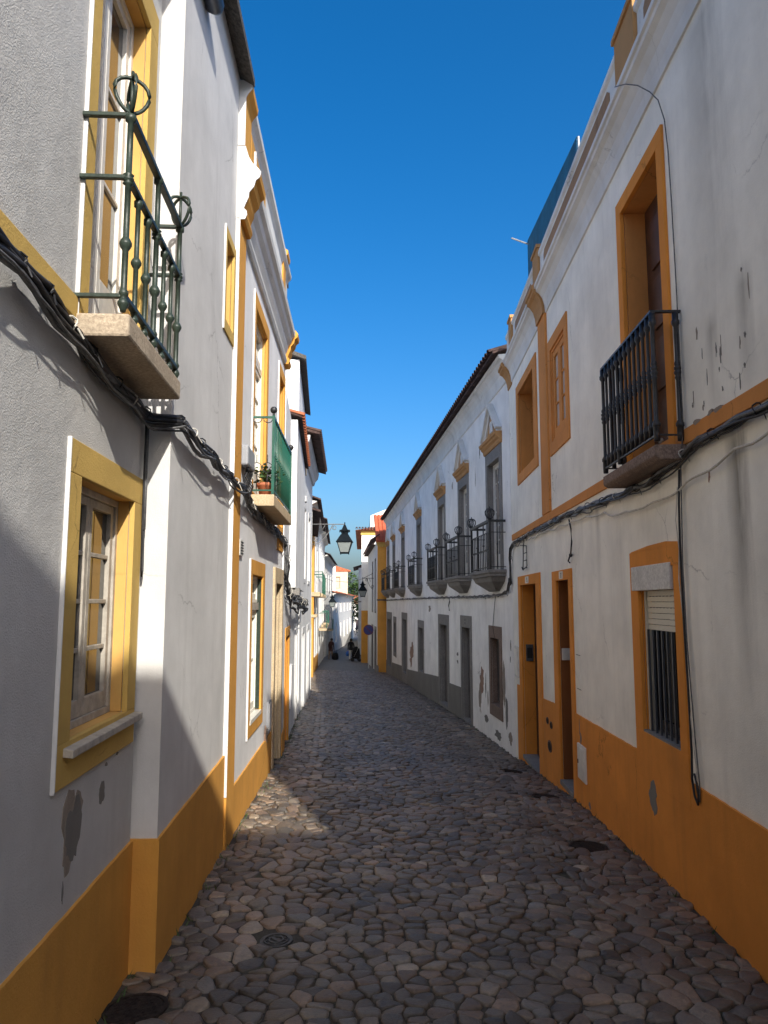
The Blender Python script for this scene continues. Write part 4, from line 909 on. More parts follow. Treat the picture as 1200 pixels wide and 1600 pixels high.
W7 = Fr(-2.95, 86, -.035, .999, 'R'); H7 = House('low_house', 'low shaded house farthest along on the right', W7); H7.wall(0, 40, -9, -1.2, 'white_d', deep=8); H7.roof(-.1, 40, -1.2, .3, 4, 1.0)
# ---------------------------------------------------------------- LEFT: farther houses
def far_house(name, label, x0, y0, x1, y1, zt, mat, cols, rows, over=.35, groundrows=None, eavemat='tile_dark', sur='white_trim', rise=1.6, balcony=None, basecol=None, zb=-2, pil=None):
    L = math.hypot(x1 - x0, y1 - y0); W = Fr(x0, y0, x1 - x0, y1 - y0, 'L'); H = House(name, label, W)
    windows(H, cols, rows, 'wood_w', sur)
    if groundrows:
        for a, b, c, d in groundrows:
            s = H.opening((a - .14, b + .14, c - .12, d + .14), (a, b, c, d), sur, 'white_d', rd=.15, name='door_surround'); H.door(s, a, b, c, d, 'door_grey', o=-.1)
    H.wall(0, L, -9, zt, mat, deep=7)
    if basecol: H.dado([(0, L, basecol[1], basecol[2])], basecol[0], o=.03)
    if over: 
        H.roof(-.15, L + .1, zt, over, 4, rise, eavemat); H.mb().along([(-.01, zt - .3), (.03, zt - .3), (.06, zt - .15), (over * .6, zt - .05), (over * .6, zt - .005), (-.01, zt - .005)], 0, L).build('cornice', 'cornice_w', H.root)
    if balcony:
        for a, b, z in balcony:
            H.mb().box(a, b, .021, .5, z - .14, z).build('balcony_slab', 'limestone', H.root, bevel=.01)
            r = H.mb(); r.box(a, b, .46, .49, z + .92, z + .95); r.box(a, b, .465, .485, z + .08, z + .1); r.box(a, a + .03, .02, .48, z + .92, z + .95); r.box(b - .03, b, .02, .48, z + .92, z + .95)
            ro = r.build('balcony_railing', 'iron_green', H.root)
            for k in range(9): ubox('baluster', 'iron_green', ro, W, a + (b - a - .02) * k / 8, a + (b - a - .02) * k / 8 + .02, .465, .485, z, z + .92)
    if pil: H.mb().box(-.02, pil[0], -.1, pil[1], -9, zt - .4).build('pilaster', 'ochre', H.root, bevel=.01)
    return H
E1 = far_house('corner_house', 'white house with an ochre corner strip and stone balconies past the hanging lantern', -3.05, 31, -3.95, 45.2, 6.15, 'white_d',
    [(2.2, 3.6), (6, 7.4), (10, 11.4)], [(2.45, 4.8), (-.9, 1.5)], .42, None, sur='white_trim', balcony=[(1.6, 4.4, 2.3), (5.4, 8, 2.3), (9.4, 12, 2.3)], basecol=('ochre', -.55, -1.1), pil=(.9, .16))
E1.mb().box(-.1, 1.6, .02, .42, 2.16, 2.34).build('cornice_block', 'limestone', E1.root, bevel=.02); E1.mb().box(-.06, 1.3, .02, .3, 1.3, 1.42).build('cornice_block', 'limestone', E1.root, bevel=.02)
E2 = far_house('townhouse', 'tall white house with a projecting dark eave, second past the hanging lantern', -3.95, 45.3, -5.15, 65, 6.9, 'render_far', [(2, 3.2), (5.5, 6.7), (9, 10.2), (13, 14.2), (16.6, 17.8)], [(3.4, 5.4), (.4, 2.4)], .5, [(2.2, 3.6, -2.4, -.3), (8, 9.4, -2.6, -.6), (14, 15.4, -2.8, -.9)], balcony=[(1.4, 3.9, .3), (8.4, 10.9, .3), (12.4, 15, .3)])
E3 = far_house('townhouse', 'white house with a stepped parapet and dark eave, third past the hanging lantern', -5.2, 65.1, -5.8, 85, 6.0, 'render_far', [(3, 4.4), (8, 9.4), (13, 14.4)], [(2.6, 4.6), (-.6, 1.6)], .55, [(2, 3.8, -3.4, -1.2), (11, 12.8, -3.6, -1.6)], balcony=[(7.2, 10.2, -.7)])
E3.mb().box(.5, 3.4, -2.5, -.3, 6.4, 7.4).build('chimney', 'render_far', E3.root)
E4 = far_house('long_house', 'long white house with rows of small windows at the far bend of the street', -5.75, 85.2, -5.4, 135, 2.9, 'render_far', [(4 + 8 * i, 6.4 + 8 * i) for i in range(6)], [(-2.9, -.6), (.6, 1.9)], .6, None, 'tile', rise=1.2)
WG = Fr(-6.9, 93, 1., .12, 'L')
G1 = House('gable_block', 'bright white gable block rising above the far long house', WG); m = MB(WG); m.face([(-4, 2.2), (.9, 2.2), (.9, 6.5), (-4, 6.9)], -6, 0); m.build('wall', 'render_far', G1.root); MB(WG).face([(-4.1, 6.91), (1.0, 6.51), (1.0, 6.6), (-4.1, 7.0)], -6, .12).build('coping', 'tile', G1.root)
WG2 = Fr(-7.6, 112, 1., .12, 'L')
G2 = House('gable_block', 'tan gable block with one small window beyond the white block', WG2); G2.opening((.3, 1.1, 3.9, 5.7), (.42, .98, 4.0, 5.6), 'limestone', 'limestone', rd=.1); G2.wall(-2, 2.2, 2.5, 6.4, 'render_tan', deep=8); G2.mb().face([(-2, 6.4), (2.6, 6.42), (2.6, 6.6), (-1, 7.7), (-2, 7.7)], -8, .1).build('roof', 'tile', G2.root)
WH = Fr(-7.9, 172, 1., .1, 'L')
G3 = House('end_house', 'sunlit cream house closing the end of the street', WH); windows(G3, [(4.4, 5.4), (8, 9)], [(-2.4, -.6)]); G3.wall(0, 16, -9, 1.6, 'render_far', deep=8); G3.roof(-.3, 16.3, 1.6, .5, 5, 1.8, 'tile')
# houses behind the viewpoint (their roofs throw the shade across the foreground)
W0 = Fr(1.76, -18.9, .0255, .9997, 'R'); H0 = House('townhouse', 'tall white house behind the viewpoint on the right of the side street', W0); H0.mb().face([(0, -6), (13.3, -6), (13.3, 7.84), (7.2, 9.75), (0, 7.4)], -10, 0).build('wall', 'cream_white', H0.root)
WZ = Fr(-.2, -30, -.0525, .9986, 'L'); HZ = House('townhouse', 'white house behind the viewpoint on the left', WZ); HZ.wall(0, 24.9, -6, 6.4, 'rough_grey', deep=8)
# ---------------------------------------------------------------- trees at the end of the street
def tree(label, x, y, h, r, mat, seed, n=900, leaf=.5):
    t = thing('tree', label, 'tree', loc=(x, y, zg(x, y) - .1)); rnd = random.Random(seed); m = MB()
    m.tube([(0, 0, 0), (.1, 0, h * .3), (-.05, .1, h * .55)], [.32, .24, .15], 8)
    for k in range(6):
        a = k * 1.05 + rnd.random(); m.tube([(0, 0, h * .38), (math.cos(a) * r * .35, math.sin(a) * r * .35, h * .58), (math.cos(a) * r * .7, math.sin(a) * r * .7, h * .72)], [.13, .08, .03], 6)
    m.build('trunk', 'bark', t, True); c = MB()
    cl = [(rnd.gauss(0, r * .45), rnd.gauss(0, r * .45), h * .68 + rnd.gauss(0, h * .13), rnd.uniform(.25, .5) * r) for _ in range(16)]
    for k in range(n):
        cx, cy, cz, cr_ = rnd.choice(cl); u = Vector((rnd.gauss(0, 1), rnd.gauss(0, 1), rnd.gauss(0, 1))).normalized() * cr_ * rnd.uniform(.6, 1.05)
        q = Matrix.Rotation(rnd.uniform(0, 6.3), 4, 'Z') @ Matrix.Rotation(rnd.uniform(-1.2, 1.2), 4, 'X'); s = leaf * rnd.uniform(.6, 1.2)
        c.add([tuple(Vector((cx, cy, cz)) + u + q @ (Vector(v) * s)) for v in ((-.5, 0, 0), (0, .35, .1), (.5, 0, 0), (0, -.35, .1))], [(0, 1, 2, 3)])
    c.build('crown', mat, t)
tree('sunlit green tree rising at the far end of the street', -7.2, 184, 13.5, 4.2, 'leaf_tree', 1, 1500, .6)
tree('dark evergreen low at the far end of the street on the right', -3.6, 128, 7.6, 2.6, 'leaf_dark', 2, 1300, .45)
# ---------------------------------------------------------------- cables clipped to the walls
def resample(P, step):
    P = [Vector(p) for p in P]; out = [P[0]]
    for a, b in zip(P, P[1:]):
        n = max(1, int((b - a).length / step)); out += [a.lerp(b, i / n) for i in range(1, n + 1)]
    return out
def bundle(label, path, strands, spread, seed, ties=.45, mats=('cable',), sag=.012, group=None, step=.11, kinks=.3):
    rnd = random.Random(seed); t = thing('cable_bundle', label, 'cables', loc=(0, 0, 0), rz=0)
    base = resample(path, step)
    for s in range(strands):
        m = MB(); off = Vector((rnd.gauss(0, spread * .45), rnd.gauss(0, spread * .25), rnd.gauss(0, spread))); r = rnd.choice((.006, .008, .011, .014)) if strands > 1 else .008
        pts = []
        for i, p in enumerate(base):
            q = Vector((noise.noise((i * .37 * kinks * 3, s * 3.1 + seed, 0.)), noise.noise((i * .41 * kinks * 3, s * 5.7 + seed, 2.)), noise.noise((i * .33 * kinks * 3, s * 7.3 + seed, 5.)))) * spread * 1.5
            pts.append(p + off * (.6 + .4 * math.sin(i * .3 + s)) + q + Vector((0, 0, -sag * abs(math.sin(i * .55)))))
        m.tube(pts, r, 6); m.build('cable', mats[s % len(mats)], t, True)
    if ties:
        n = int(sum((b - a).length for a, b in zip(base, base[1:])) / ties)
        for k in range(n):
            i = int((k + .5) / n * (len(base) - 1)); p = base[i]; m = MB()
            m.tube([(p.x + spread * 1.3 * math.cos(a), p.y + .01 * math.sin(3 * a), p.z + spread * 1.35 * math.sin(a)) for a in [2 * math.pi * j / 10 for j in range(11)]], .0045, 4, False)
            m.tube([(p.x + .03, p.y, p.z - spread), (p.x + .05, p.y + rnd.uniform(-.03, .03), p.z - spread - rnd.uniform(.02, .07))], .0035, 4)
            m.build('cable_tie', 'cable_white' if k % 3 == 1 else 'cable', t)
    return t
pA = [WA.w(f, .05, z) for f, z in ((-7, 3.08), (-3, 3.085), (-1.6, 3.085), (-1.1, 3.02), (-.6, 2.985), (-.2, 2.985), (-.06, 3.0))]
pB = [WB.w(f, o, z) for f, o, z in ((-.07, .02, 2.99), (-.03, .06, 2.985), (.3, .06, 2.985), (.8, .055, 2.97), (1.4, .055, 2.955), (1.9, .06, 2.94))]
pC = [WC.w(f, o, z) for f, o, z in ((.05, .085, 2.93), (.38, .075, 2.93), (.7, .05, 2.90), (1.3, .045, 2.84), (2.2, .045, 2.82), (3.2, .04, 2.83), (4.3, .04, 2.80))]
bundle('thick bundle of dark cables running along the left house fronts under the balconies', pA + pB + pC, 8, .021, 3, .26, ('cable', 'cable', 'cable', 'cable_grey'), .02)
bundle('pale loose cable drooping along the left house fronts beneath the dark bundle', [p + Vector((.015, 0, -.05)) for p in pA + pB + pC], 2, .02, 9, 0, ('cable', 'cable_grey'), .04)
rnd = random.Random(4)
t = thing('cable_bundle', 'tangle of black cable loops hanging below the grey cable box', 'cables', loc=(0, 0, 0), rz=0)
for k in range(10):
    f = .52 + .035 * k; m = MB(); m.tube([tuple(WC.w(f + .015 * math.sin(j * .9 + k), .045 + .02 * math.sin(j * 1.3 + k), 3.18 - .29 * j / 8)) for j in range(9)], .006, 5); m.build('cable', 'cable', t, True)
dn = [WA.w(-.055, .025, z) for z in (3.0, 2.85, 2.6, 2.35)]
t = thing('drop_cable', 'twin cable dropping down the inner corner beside the yellow window', 'cable', loc=(0, 0, 0), rz=0)
MB().tube(dn, .010, 6).build('cable', 'cable_grey', t, True); MB().tube([p + Vector((.0, -.028, .0)) for p in dn] + [WA.w(-.075, .025, 2.12), WA.w(-.065, .025, 2.09), WA.w(-.05, .025, 2.12), WA.w(-.045, .02, 2.5)], .006, 6).build('cable', 'cable', t, True)
pD = [WC.w(4.35, .04, 2.78), WC.w(4.3, .04, 2.4), WD.w(.3, .05, 2.1), WD.w(.9, .1, 2.0), WD.w(1.6, .16, 1.98), WD.w(2.6, .16, 1.96), WD.w(4, .15, 1.94), WD.w(6.2, .15, 1.95)]
bundle('tangled black cables bunched under the overhanging white wall', pD, 9, .05, 21, .5, ('cable', 'cable', 'cable_grey'), .06, kinks=.7)
p1 = [W1.w(f, .04, z) for f, z in ((-6, 2.96), (-1, 2.945), (.4, 2.945), (.75, 2.90), (1.3, 2.84), (2.1, 2.85), (3.2, 2.90), (5, 2.935), (6.4, 2.94), (7.4, 2.93), (8.3, 2.92), (8.55, 2.86), (8.66, 2.7), (8.68, 2.45), (8.7, 2.25))]
p2 = [W2.w(f, .05, z) for f, z in ((.12, 2.14), (.6, 2.07), (3, 2.05), (7, 2.06), (12, 2.06), (18, 2.05), (24, 2.03), (31, 2.0))]
bundle('black cable bundle along the right house fronts under the iron balcony', p1, 9, .022, 33, .5, ('cable', 'cable', 'cable', 'cable_grey'), .012)
bundle('black cables clipped along the long building under its row of balconies', [W1.w(8.68, .05, 2.35)] + p2, 5, .022, 41, .9, ('cable', 'cable_grey'), .012)
p1b = [W1.w(f, .03, z) for f, z in ((-2, 2.86), (-.2, 2.81), (.35, 2.75), (.75, 2.70), (1.4, 2.68), (2.1, 2.70), (2.9, 2.79), (4.4, 2.84), (5.8, 2.87), (6.8, 2.86))]
bundle('pale cable sagging below the black bundle on the right house', p1b, 1, .012, 51, 0, ('cable_white',), .03)
t = thing('drop_cable', 'black cable hanging down beside the shuttered window and ending in a loop', 'cable', loc=(0, 0, 0), rz=0)
MB().tube([tuple(W1.w(f, .03, z)) for f, z in ((.74, 2.83), (.775, 2.6), (.79, 2.3), (.785, 1.8), (.765, 1.4), (.755, 1.0), (.77, .82), (.74, .72), (.69, .68), (.675, .74), (.70, .82), (.73, .86))], .0075, 6).build('cable', 'cable', t, True)
MB().tube([tuple(W1.w(f, .026, z)) for f, z in ((.80, 2.72), (.86, 2.5), (.82, 2.3), (.85, 2.1), (.80, 1.8), (.77, 1.3), (.70, .9), (.695, .78), (.72, .80))], .004, 5).build('cable', 'cable_white', t, True)
MB().tube([tuple(W1.w(f, .026, z)) for f, z in ((.72, 2.85), (.74, 2.6), (.77, 2.2), (.76, 1.7), (.70, 1.1), (.66, .8), (.67, .70))], .005, 5).build('cable', 'cable_grey', t, True)
t = thing('drop_cable', 'thin grey wire running down from the cornice past the iron balcony', 'cable', loc=(0, 0, 0), rz=0)
MB().tube([tuple(W1.w(f, o, z)) for f, o, z in ((1.36, .168, 6.06), (1.18, .14, 5.95), (1.02, .10, 5.82), (.9, .055, 5.68), (.81, .03, 5.55), (.74, .018, 5.35), (.71, .014, 5.1), (.70, .012, 4.8), (.685, .012, 4.2), (.68, .012, 3.5), (.66, .02, 3.1), (.64, .05, 2.9))], .0045, 5).build('cable', 'cable_grey', t, True)
def ladder(label, W, f, z, h, seed):
    t = thing('cable_hook', label, 'cable hook', loc=(0, 0, 0), rz=0); m = MB(); rnd = random.Random(seed)
    m.tube([tuple(W.w(f, .03, z)), tuple(W.w(f - .05, .05, z - .12)), tuple(W.w(f + .03, .04, z - h * .6)), tuple(W.w(f + .08, .04, z - h)), tuple(W.w(f + .12, .05, z - h + .05))], .008, 5)
    m.tube([tuple(W.w(f + .35, .03, z - .05)), tuple(W.w(f - .28, .04, z - .1)), tuple(W.w(f - .3, .04, z - h * .9)), tuple(W.w(f + .05, .04, z - h))], .007, 5)
    for k in range(3): m.box(0, 0, 0, 0, 0, 0) if False else m.tube([tuple(W.w(f - .3, .04, z - .2 - k * h * .25)), tuple(W.w(f + .02, .04, z - .2 - k * h * .25))], .007, 5)
    m.build('hook', 'cable', t, True)
ladder('black wall bracket with looped cable near the far orange door', W1, 7.25, 2.88, .45, 1)
t = thing('drop_cable', 'knotted black cable end hanging between the two orange doors', 'cable', loc=(0, 0, 0), rz=0)
MB().tube([tuple(W1.w(f, .03, z)) for f, z in ((4.1, 2.86), (4.02, 2.75), (4.0, 2.6), (4.06, 2.48), (4.2, 2.40), (4.12, 2.38))], .009, 6).ball(tuple(W1.w(4.06, .03, 2.46)), .022, 6).build('cable', 'cable', t, True)
t = thing('drop_cable', 'short black cable hanging down from the long building above a stone doorway', 'cable', loc=(0, 0, 0), rz=0)
MB().tube([tuple(W2.w(f, .03, z)) for f, z in ((6.6, 2.05), (6.55, 1.95), (6.7, 1.85), (6.6, 1.72))], .014, 6).build('cable', 'cable', t, True)
t = thing('drop_cable', 'thin wire trailing down to the stone window next to the orange house', 'cable', loc=(0, 0, 0), rz=0)
MB().tube([tuple(W2.w(f, .02, z)) for f, z in ((1.25, 2.06), (1.4, 1.75), (1.5, 1.5), (1.47, 1.38), (1.35, 1.27))], .006, 5).build('cable', 'cable', t, True)
t = thing('overhead_wire', 'thin dark wire stretched across the far end of the street', 'wire', loc=(0, 0, 0), rz=0)
MB().tube([(-5.2, 62, 4.0), (-4, 58.7, 3.55), (-2.6, 54.5, 3.35), (-1.5, 50.4, 3.45), (-.55, 46.5, 3.75)], .014, 5).build('wire', 'cable', t, True)
# ---------------------------------------------------------------- lanterns
def lantern(label, wallpt, tip, drop, s, far=False):
    """wall bracket from wallpt to tip (same height), lantern hung under the tip"""
    t = thing('street_lantern', label, 'street lamp', loc=(0, 0, 0), rz=0, group='wrought iron street lanterns on wall brackets'); a = Vector(wallpt); b = Vector(tip); d = (b - a); L = d.length; u = d / L
    m = MB(); m.tube([tuple(a - u * .05), tuple(b)], .016 * s, 6)
    def P(x, z): return tuple(a + u * x + Vector((0, 0, z)))
    m.tube([P(.02, -.62 * s), P(.18 * L, -.60 * s), P(.4 * L, -.42 * s), P(.56 * L, -.16 * s), P(.62 * L, -.03 * s)], .013 * s, 6)
    for cx, cz, r, a0 in ((.68 * L, -.10 * s, .085 * s, 1.6), (.10 * L, -.47 * s, .085 * s, -1.6)):
        m.tube([P(cx + r * (1 - .6 * i / 22) * math.cos(a0 + i * .40), cz + r * (1 - .6 * i / 22) * math.sin(a0 + i * .40)) for i in range(23)], .011 * s, 5)
    m.tube([P(.4 * L, -.02), P(.3 * L, -.2 * s)], .01 * s, 5)
    m.build('bracket', 'bracket' if not far else 'lamp_k', t, True)
    ox, oy, z = b.x, b.y, b.z - drop
    q = math.atan2(u.y, u.x)
    def fr(w0, z0, w1, z1, mm, closed=True):
        w0 *= 1.4; w1 *= 1.4
        n0 = [(ox + w0 * math.cos(q + math.pi / 4 + k * math.pi / 2), oy + w0 * math.sin(q + math.pi / 4 + k * math.pi / 2), z0) for k in range(4)]
        n1 = [(ox + w1 * math.cos(q + math.pi / 4 + k * math.pi / 2), oy + w1 * math.sin(q + math.pi / 4 + k * math.pi / 2), z1) for k in range(4)]
        mm.add(n0 + n1, [(0, 1, 5, 4), (1, 2, 6, 5), (2, 3, 7, 6), (3, 0, 4, 7), (0, 1, 2, 3), (4, 5, 6, 7)]); return n0, n1
    g = MB(); lo, hi = fr(.125 * s, z - .80 * s, .225 * s, z - .47 * s, MB())
    for k in range(4):
        gm = MB(); k2 = (k + 1) % 4; gm.add([lo[k], lo[k2], hi[k2], hi[k]], [(0, 1, 2, 3)]); ob = gm.build('lamp_pane', 'lamp_glass', t)
    f = MB()
    for k in range(4): f.tube([lo[k], hi[k]], .014 * s, 5); f.tube([lo[k], lo[(k + 1) % 4]], .016 * s, 5); f.tube([hi[k], hi[(k + 1) % 4]], .018 * s, 5); f.tube([lo[k], (lo[k][0], lo[k][1], lo[k][2] - .05 * s)], .014 * s, 5)
    fr(.118 * s, z - .83 * s, .13 * s, z - .79 * s, f); fr(.26 * s, z - .475 * s, .25 * s, z - .445 * s, f)
    f.build('lamp_frame', 'lamp_k', t)
    c = MB(); fr(.245 * s, z - .444 * s, .12 * s, z - .24 * s, c); fr(.10 * s, z - .24 * s, .105 * s, z - .14 * s, c); fr(.135 * s, z - .14 * s, .14 * s, z - .11 * s, c)
    for k in range(8):
        a_ = q + k * math.pi / 4; c.box(ox + .15 * s * math.cos(a_) - .014 * s, ox + .15 * s * math.cos(a_) + .014 * s, oy + .15 * s * math.sin(a_) - .014 * s, oy + .15 * s * math.sin(a_) + .014 * s, z - .17 * s, z - .09 * s)
    fr(.10 * s, z - .11 * s, .03 * s, z + .06 * s, c); c.tube([(ox, oy, z + .06 * s), (ox, oy, b.z + .06 * s)], .018 * s, 6)
    c.build('lamp_hood', 'lamp_k', t); return t
def wallx(W, y):
    f = (y - W.p.y) / W.u.y; return W.p.x + W.u.x * f
y = 22.6
lantern('large dark lantern hung from a scrolled grey bracket on the left, against the sky', (wallx(WD3, y), y, 4.28), (-1.19, y, 4.28), 0.08, .98)
y = 45.3
lantern('dark lantern on an iron bracket from the ochre corner house on the right', (wallx(W3, y), y, 3.35), (-1.28, y, 3.35), .25, 1.05, True)
y = 62.
lantern('small distant lantern on the left in front of white walls', (-4.96, y, 2.75), (-4.25, y, 2.75), .3, 1.15, True)
# ---------------------------------------------------------------- road sign
t = thing('road_sign', 'round blue no parking sign on a grey pole by the ochre corner', 'road sign', loc=(-.93, 45.6, zg(-.93, 45.6)), rz=0)
MB().tube([(0, 0, -.2), (0, 0, 2.55)], .032, 8).build('pole', 'sign_w', t)
def disc(r0, r1, y0, y1, n=28):
    m = MB()
    for k in range(n):
        a0, a1 = 2 * math.pi * k / n, 2 * math.pi * (k + 1) / n
        m.ext([(r0 * math.cos(a0), r0 * math.sin(a0)), (r1 * math.cos(a0), r1 * math.sin(a0)), (r1 * math.cos(a1), r1 * math.sin(a1)), (r0 * math.cos(a1), r0 * math.sin(a1))], lambda p, a: (p[0], a, 2.27 + p[1]), y0, y1)
    return m
disc(.001, .27, -.05, -.036).build('sign_face', 'sign_b', t); disc(.262, .31, -.056, -.034).build('sign_ring', 'sign_r', t)
m = MB(); m.ext([(-.20, .16), (-.16, .20), (.20, -.16), (.16, -.20)], lambda p, a: (p[0], a, 2.27 + p[1]), -.056, -.049); m.build('sign_bar', 'sign_r', t)
# ---------------------------------------------------------------- people
def skin_body(edges_pts, edges, radii, root):
    me = bpy.data.meshes.new('person_skin'); me.from_pydata(edges_pts, edges, []); o = bpy.data.objects.new('person_tmp', me); col.objects.link(o)
    o.modifiers.new('s', 'SKIN'); 
    for i, r in enumerate(radii): me.skin_vertices[0].data[i].radius = r if isinstance(r, tuple) else (r, r); me.skin_vertices[0].data[i].use_root = (i == root)
    s = o.modifiers.new('u', 'SUBSURF'); s.levels = 2; s.render_levels = 2
    dg = bpy.context.evaluated_depsgraph_get(); out = bpy.data.meshes.new_from_object(o.evaluated_get(dg)); bpy.data.objects.remove(o); return out
def person(label, x, y, yaw, h, pts, edges, rad, mats, bands, hair=True):
    t = thing('person', label, 'person', loc=(x, y, zg(x, y)), rz=yaw)
    me = skin_body([tuple(c * h for c in p) for p in pts], edges, [tuple(q * h for q in (r if isinstance(r, tuple) else (r, r))) for r in rad], 0)
    me.name = 'body'
    for k in mats: me.materials.append(M[k])
    for p in me.polygons:
        c = p.center / h; p.material_index = bands(c)
    me.shade_smooth(); link('body', me, t)
    m = MB(); hd = pts[5]; m.ball((hd[0] * h, hd[1] * h - .012 * h, hd[2] * h + .012 * h), .066 * h, 12, 1.15); m.build('hair', 'hair', t, True)
    m = MB()
    for s in (-1, 1):
        m.ball((hd[0] * h + s * .062 * h, hd[1] * h + .005 * h, hd[2] * h), .014 * h, 6); m.ball((hd[0] * h + s * .022 * h, hd[1] * h + .055 * h, hd[2] * h + .004 * h), .008 * h, 6)
    m.ball((hd[0] * h, hd[1] * h + .064 * h, hd[2] * h - .012 * h), .012 * h, 6); m.build('face_features', 'skin', t, True)
    return t
def hand(P, d, side):
    """five finger chains from a wrist point: returns extra points, edges, radii"""
    pts, ed, ra = [], [], []
    for k, (dx, L) in enumerate(((-.012, .05), (-.004, .056), (.004, .053), (.012, .043), (-.02, .03))):
        pts += [(P[0] + dx * .6, P[1] + .004, P[2] - .04), (P[0] + dx * 1.2, P[1] + .012, P[2] - .04 - L * .6), (P[0] + dx, P[1] + .02, P[2] - .04 - L)]; ra += [.006, .0055, .0045]
        ed += [(3 * k, 3 * k + 1), (3 * k + 1, 3 * k + 2)]
    return pts, ed, ra
def standing(lean=0., stride=.09, arms=((-.14, .03, .5), (.14, .08, .5)), headfwd=0.):
    pts = [(0, 0, .53), (0, lean * .3, .64), (0, lean * .75, .76), (0, lean, .83), (0, lean + .01 + headfwd * .5, .87), (0, lean + .02 + headfwd, .935)]
    rad = [(.095, .068), (.088, .06), (.10, .066), (.075, .055), .034, (.06, .068)]
    ed = [(0, 1), (1, 2), (2, 3), (3, 4), (4, 5)]
    for i, s in enumerate((-1, 1)):
        st = stride * s; b = len(pts)
        pts += [(s * .055, 0, .49), (s * .058, st * .55 + .01, .28), (s * .06, st - .01, .05), (s * .062, st + .055, .022)]; rad += [.068, .045, .03, .026]; ed += [(0, b), (b, b + 1), (b + 1, b + 2), (b + 2, b + 3)]
        ax, ay, az = arms[i]; b = len(pts)
        pts += [(s * .105, lean, .80), (s * .135, lean * .8 - .01, .66), (ax, ay, az), (ax * 1.0, ay + .005, az - .035)]; rad += [.04, .033, .024, (.022, .014)]; ed += [(3, b), (b, b + 1), (b + 1, b + 2), (b + 2, b + 3)]
        hp, he, hr = hand((ax, ay, az), 1, s); n0 = len(pts); pts += hp; rad += hr
        for k in range(5): ed.append((b + 3, n0 + 3 * k))
        ed += [(n0 + i_, n0 + j_) for i_, j_ in he]
    return pts, ed, rad
pts, ed, rad = standing(.02, .10)
def bands1(c): return 2 if c.z < .045 else 0 if c.z < .47 and abs(c.x) < .11 else 1 if c.z < .875 and not (c.z < .49 and abs(c.x) > .11) else 3
x, y = -2.6, 60.
person('person in a black jacket and pale trousers walking away down the street', x, y, 0, 1.68, pts, ed, rad, ('cloth_w', 'cloth_k', 'shoe', 'skin'), bands1)
pts, ed, rad = standing(.07, .06, ((-.13, .1, .5), (.15, .06, .48)), .02)
def bands2(c): return 2 if c.z < .045 else 0 if c.z < .40 and abs(c.x) < .11 else 1 if c.z < .875 and not (c.z < .47 and abs(c.x) > .11) else 3
person('person in a dark maroon coat and tan trousers in the shade of the left wall', -4.25, 60.5, -.4, 1.66, pts, ed, rad, ('cloth_t', 'cloth_r', 'shoe', 'skin'), bands2)
zb = zg(x, y)
b = thing('carrier_bag', 'bright blue carrier bag held by the person in the black jacket', 'bag', loc=(x - .24, y + .05, zb + .33), rz=0)
m = MB(); m.add([(-.13, -.06, 0), (.13, -.06, 0), (.13, .06, 0), (-.13, .06, 0), (-.17, -.08, .22), (.17, -.08, .22), (.17, .08, .22), (-.17, .08, .22), (-.08, -.02, .38), (.08, -.02, .38), (.08, .02, .38), (-.08, .02, .38)],
    [(0, 1, 2, 3), (0, 1, 5, 4), (1, 2, 6, 5), (2, 3, 7, 6), (3, 0, 4, 7), (4, 5, 9, 8), (5, 6, 10, 9), (6, 7, 11, 10), (7, 4, 8, 11)]); m.build('bag_body', 'bag_b', b, True)
MB().tube([(-.05, 0, .36), (-.02, 0, .46), (.02, 0, .46), (.05, 0, .36)], .008, 5).build('bag_handle', 'bag_b', b, True)
b = thing('shopping_bag', 'dark shopping bag beside the person in the maroon coat', 'bag', loc=(-3.86, 60.2, zg(-3.86, 60.2)), rz=0)
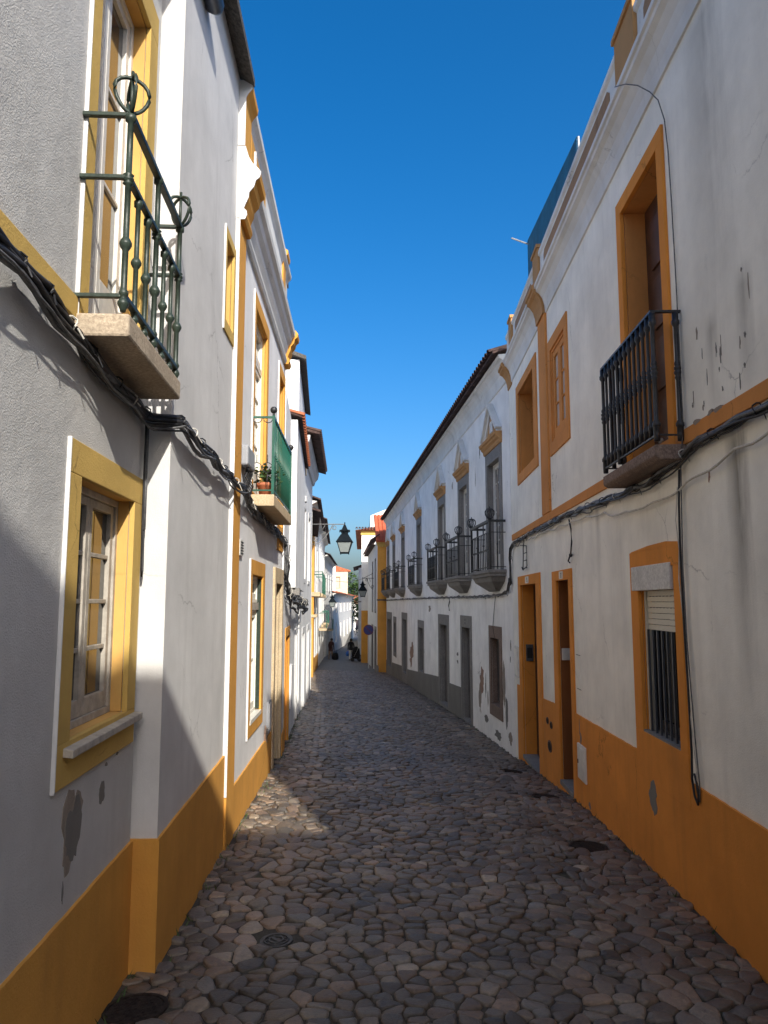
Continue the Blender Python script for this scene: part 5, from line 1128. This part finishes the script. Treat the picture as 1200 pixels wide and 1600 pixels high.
m = MB(); m.lathe(0, 0, [(.14, 0), (.25, .06), (.27, .28), (.22, .5), (.12, .58)], 10); m.build('bag_body', 'cloth_k', b, True); MB().tube([(-.1, 0, .56), (-.05, 0, .74), (.05, 0, .74), (.1, 0, .56)], .014, 5).build('bag_handle', 'cloth_k', b, True)
s = thing('pushchair', 'black pushchair with a pale slanted handle near the right wall', 'pushchair', loc=(-2.12, 57.4, zg(-2.12, 57.4)), rz=.15)
m = MB(); m.face([(-.28, .22), (.24, .18), (.30, .5), (.26, .95), (.05, 1.12), (-.22, 1.02), (-.30, .6)], -.24, .24); m.build('seat_pod', 'cloth_k', s, bevel=.06)
m = MB(); m.slab([(-.32, -.28), (.28, -.28), (.28, .28), (-.32, .28)], .30, .36); m.build('basket', 'cloth_k', s)
m = MB()
for o_ in (-.22, .22): m.tube([(-.2, o_, .3), (.1, o_, .9), (.3, o_, 1.28), (.36, o_, 1.42)], .024, 6)
m.tube([(.36, -.22, 1.42), (.36, .22, 1.42)], .026, 6); m.build('handle', 'plastic_w', s, True)
for a, o_ in ((-.26, -.26), (-.26, .26), (.24, -.26), (.24, .26)):
    MB().ext([(a + .12 * math.cos(2 * math.pi * k / 14), .12 + .12 * math.sin(2 * math.pi * k / 14)) for k in range(14)], lambda p, q: (p[0], q, p[1]), o_ - .025, o_ + .025).build('wheel', 'shoe', s)
# a few weeds at the foot of the walls
rnd = random.Random(8); m = MB()
for k in range(420):
    y = rnd.uniform(3.2, 26); left = rnd.random() < .55
    x = lerp(XL, y) + .03 + abs(rnd.gauss(0, .03)) if left else lerp(XR, y) - .03 - abs(rnd.gauss(0, .03))
    z = zg(x, y); a = rnd.uniform(0, 6.3); h_ = rnd.uniform(.015, .05)
    m.add([(x - .006, y, z - .01), (x + .006, y, z - .01), (x + .03 * math.cos(a), y + .03 * math.sin(a), z + h_)], [(0, 1, 2)])
o = m.build('weeds', 'leaf'); o['kind'] = 'stuff'; o['label'] = 'thin weeds and moss along the foot of the walls'
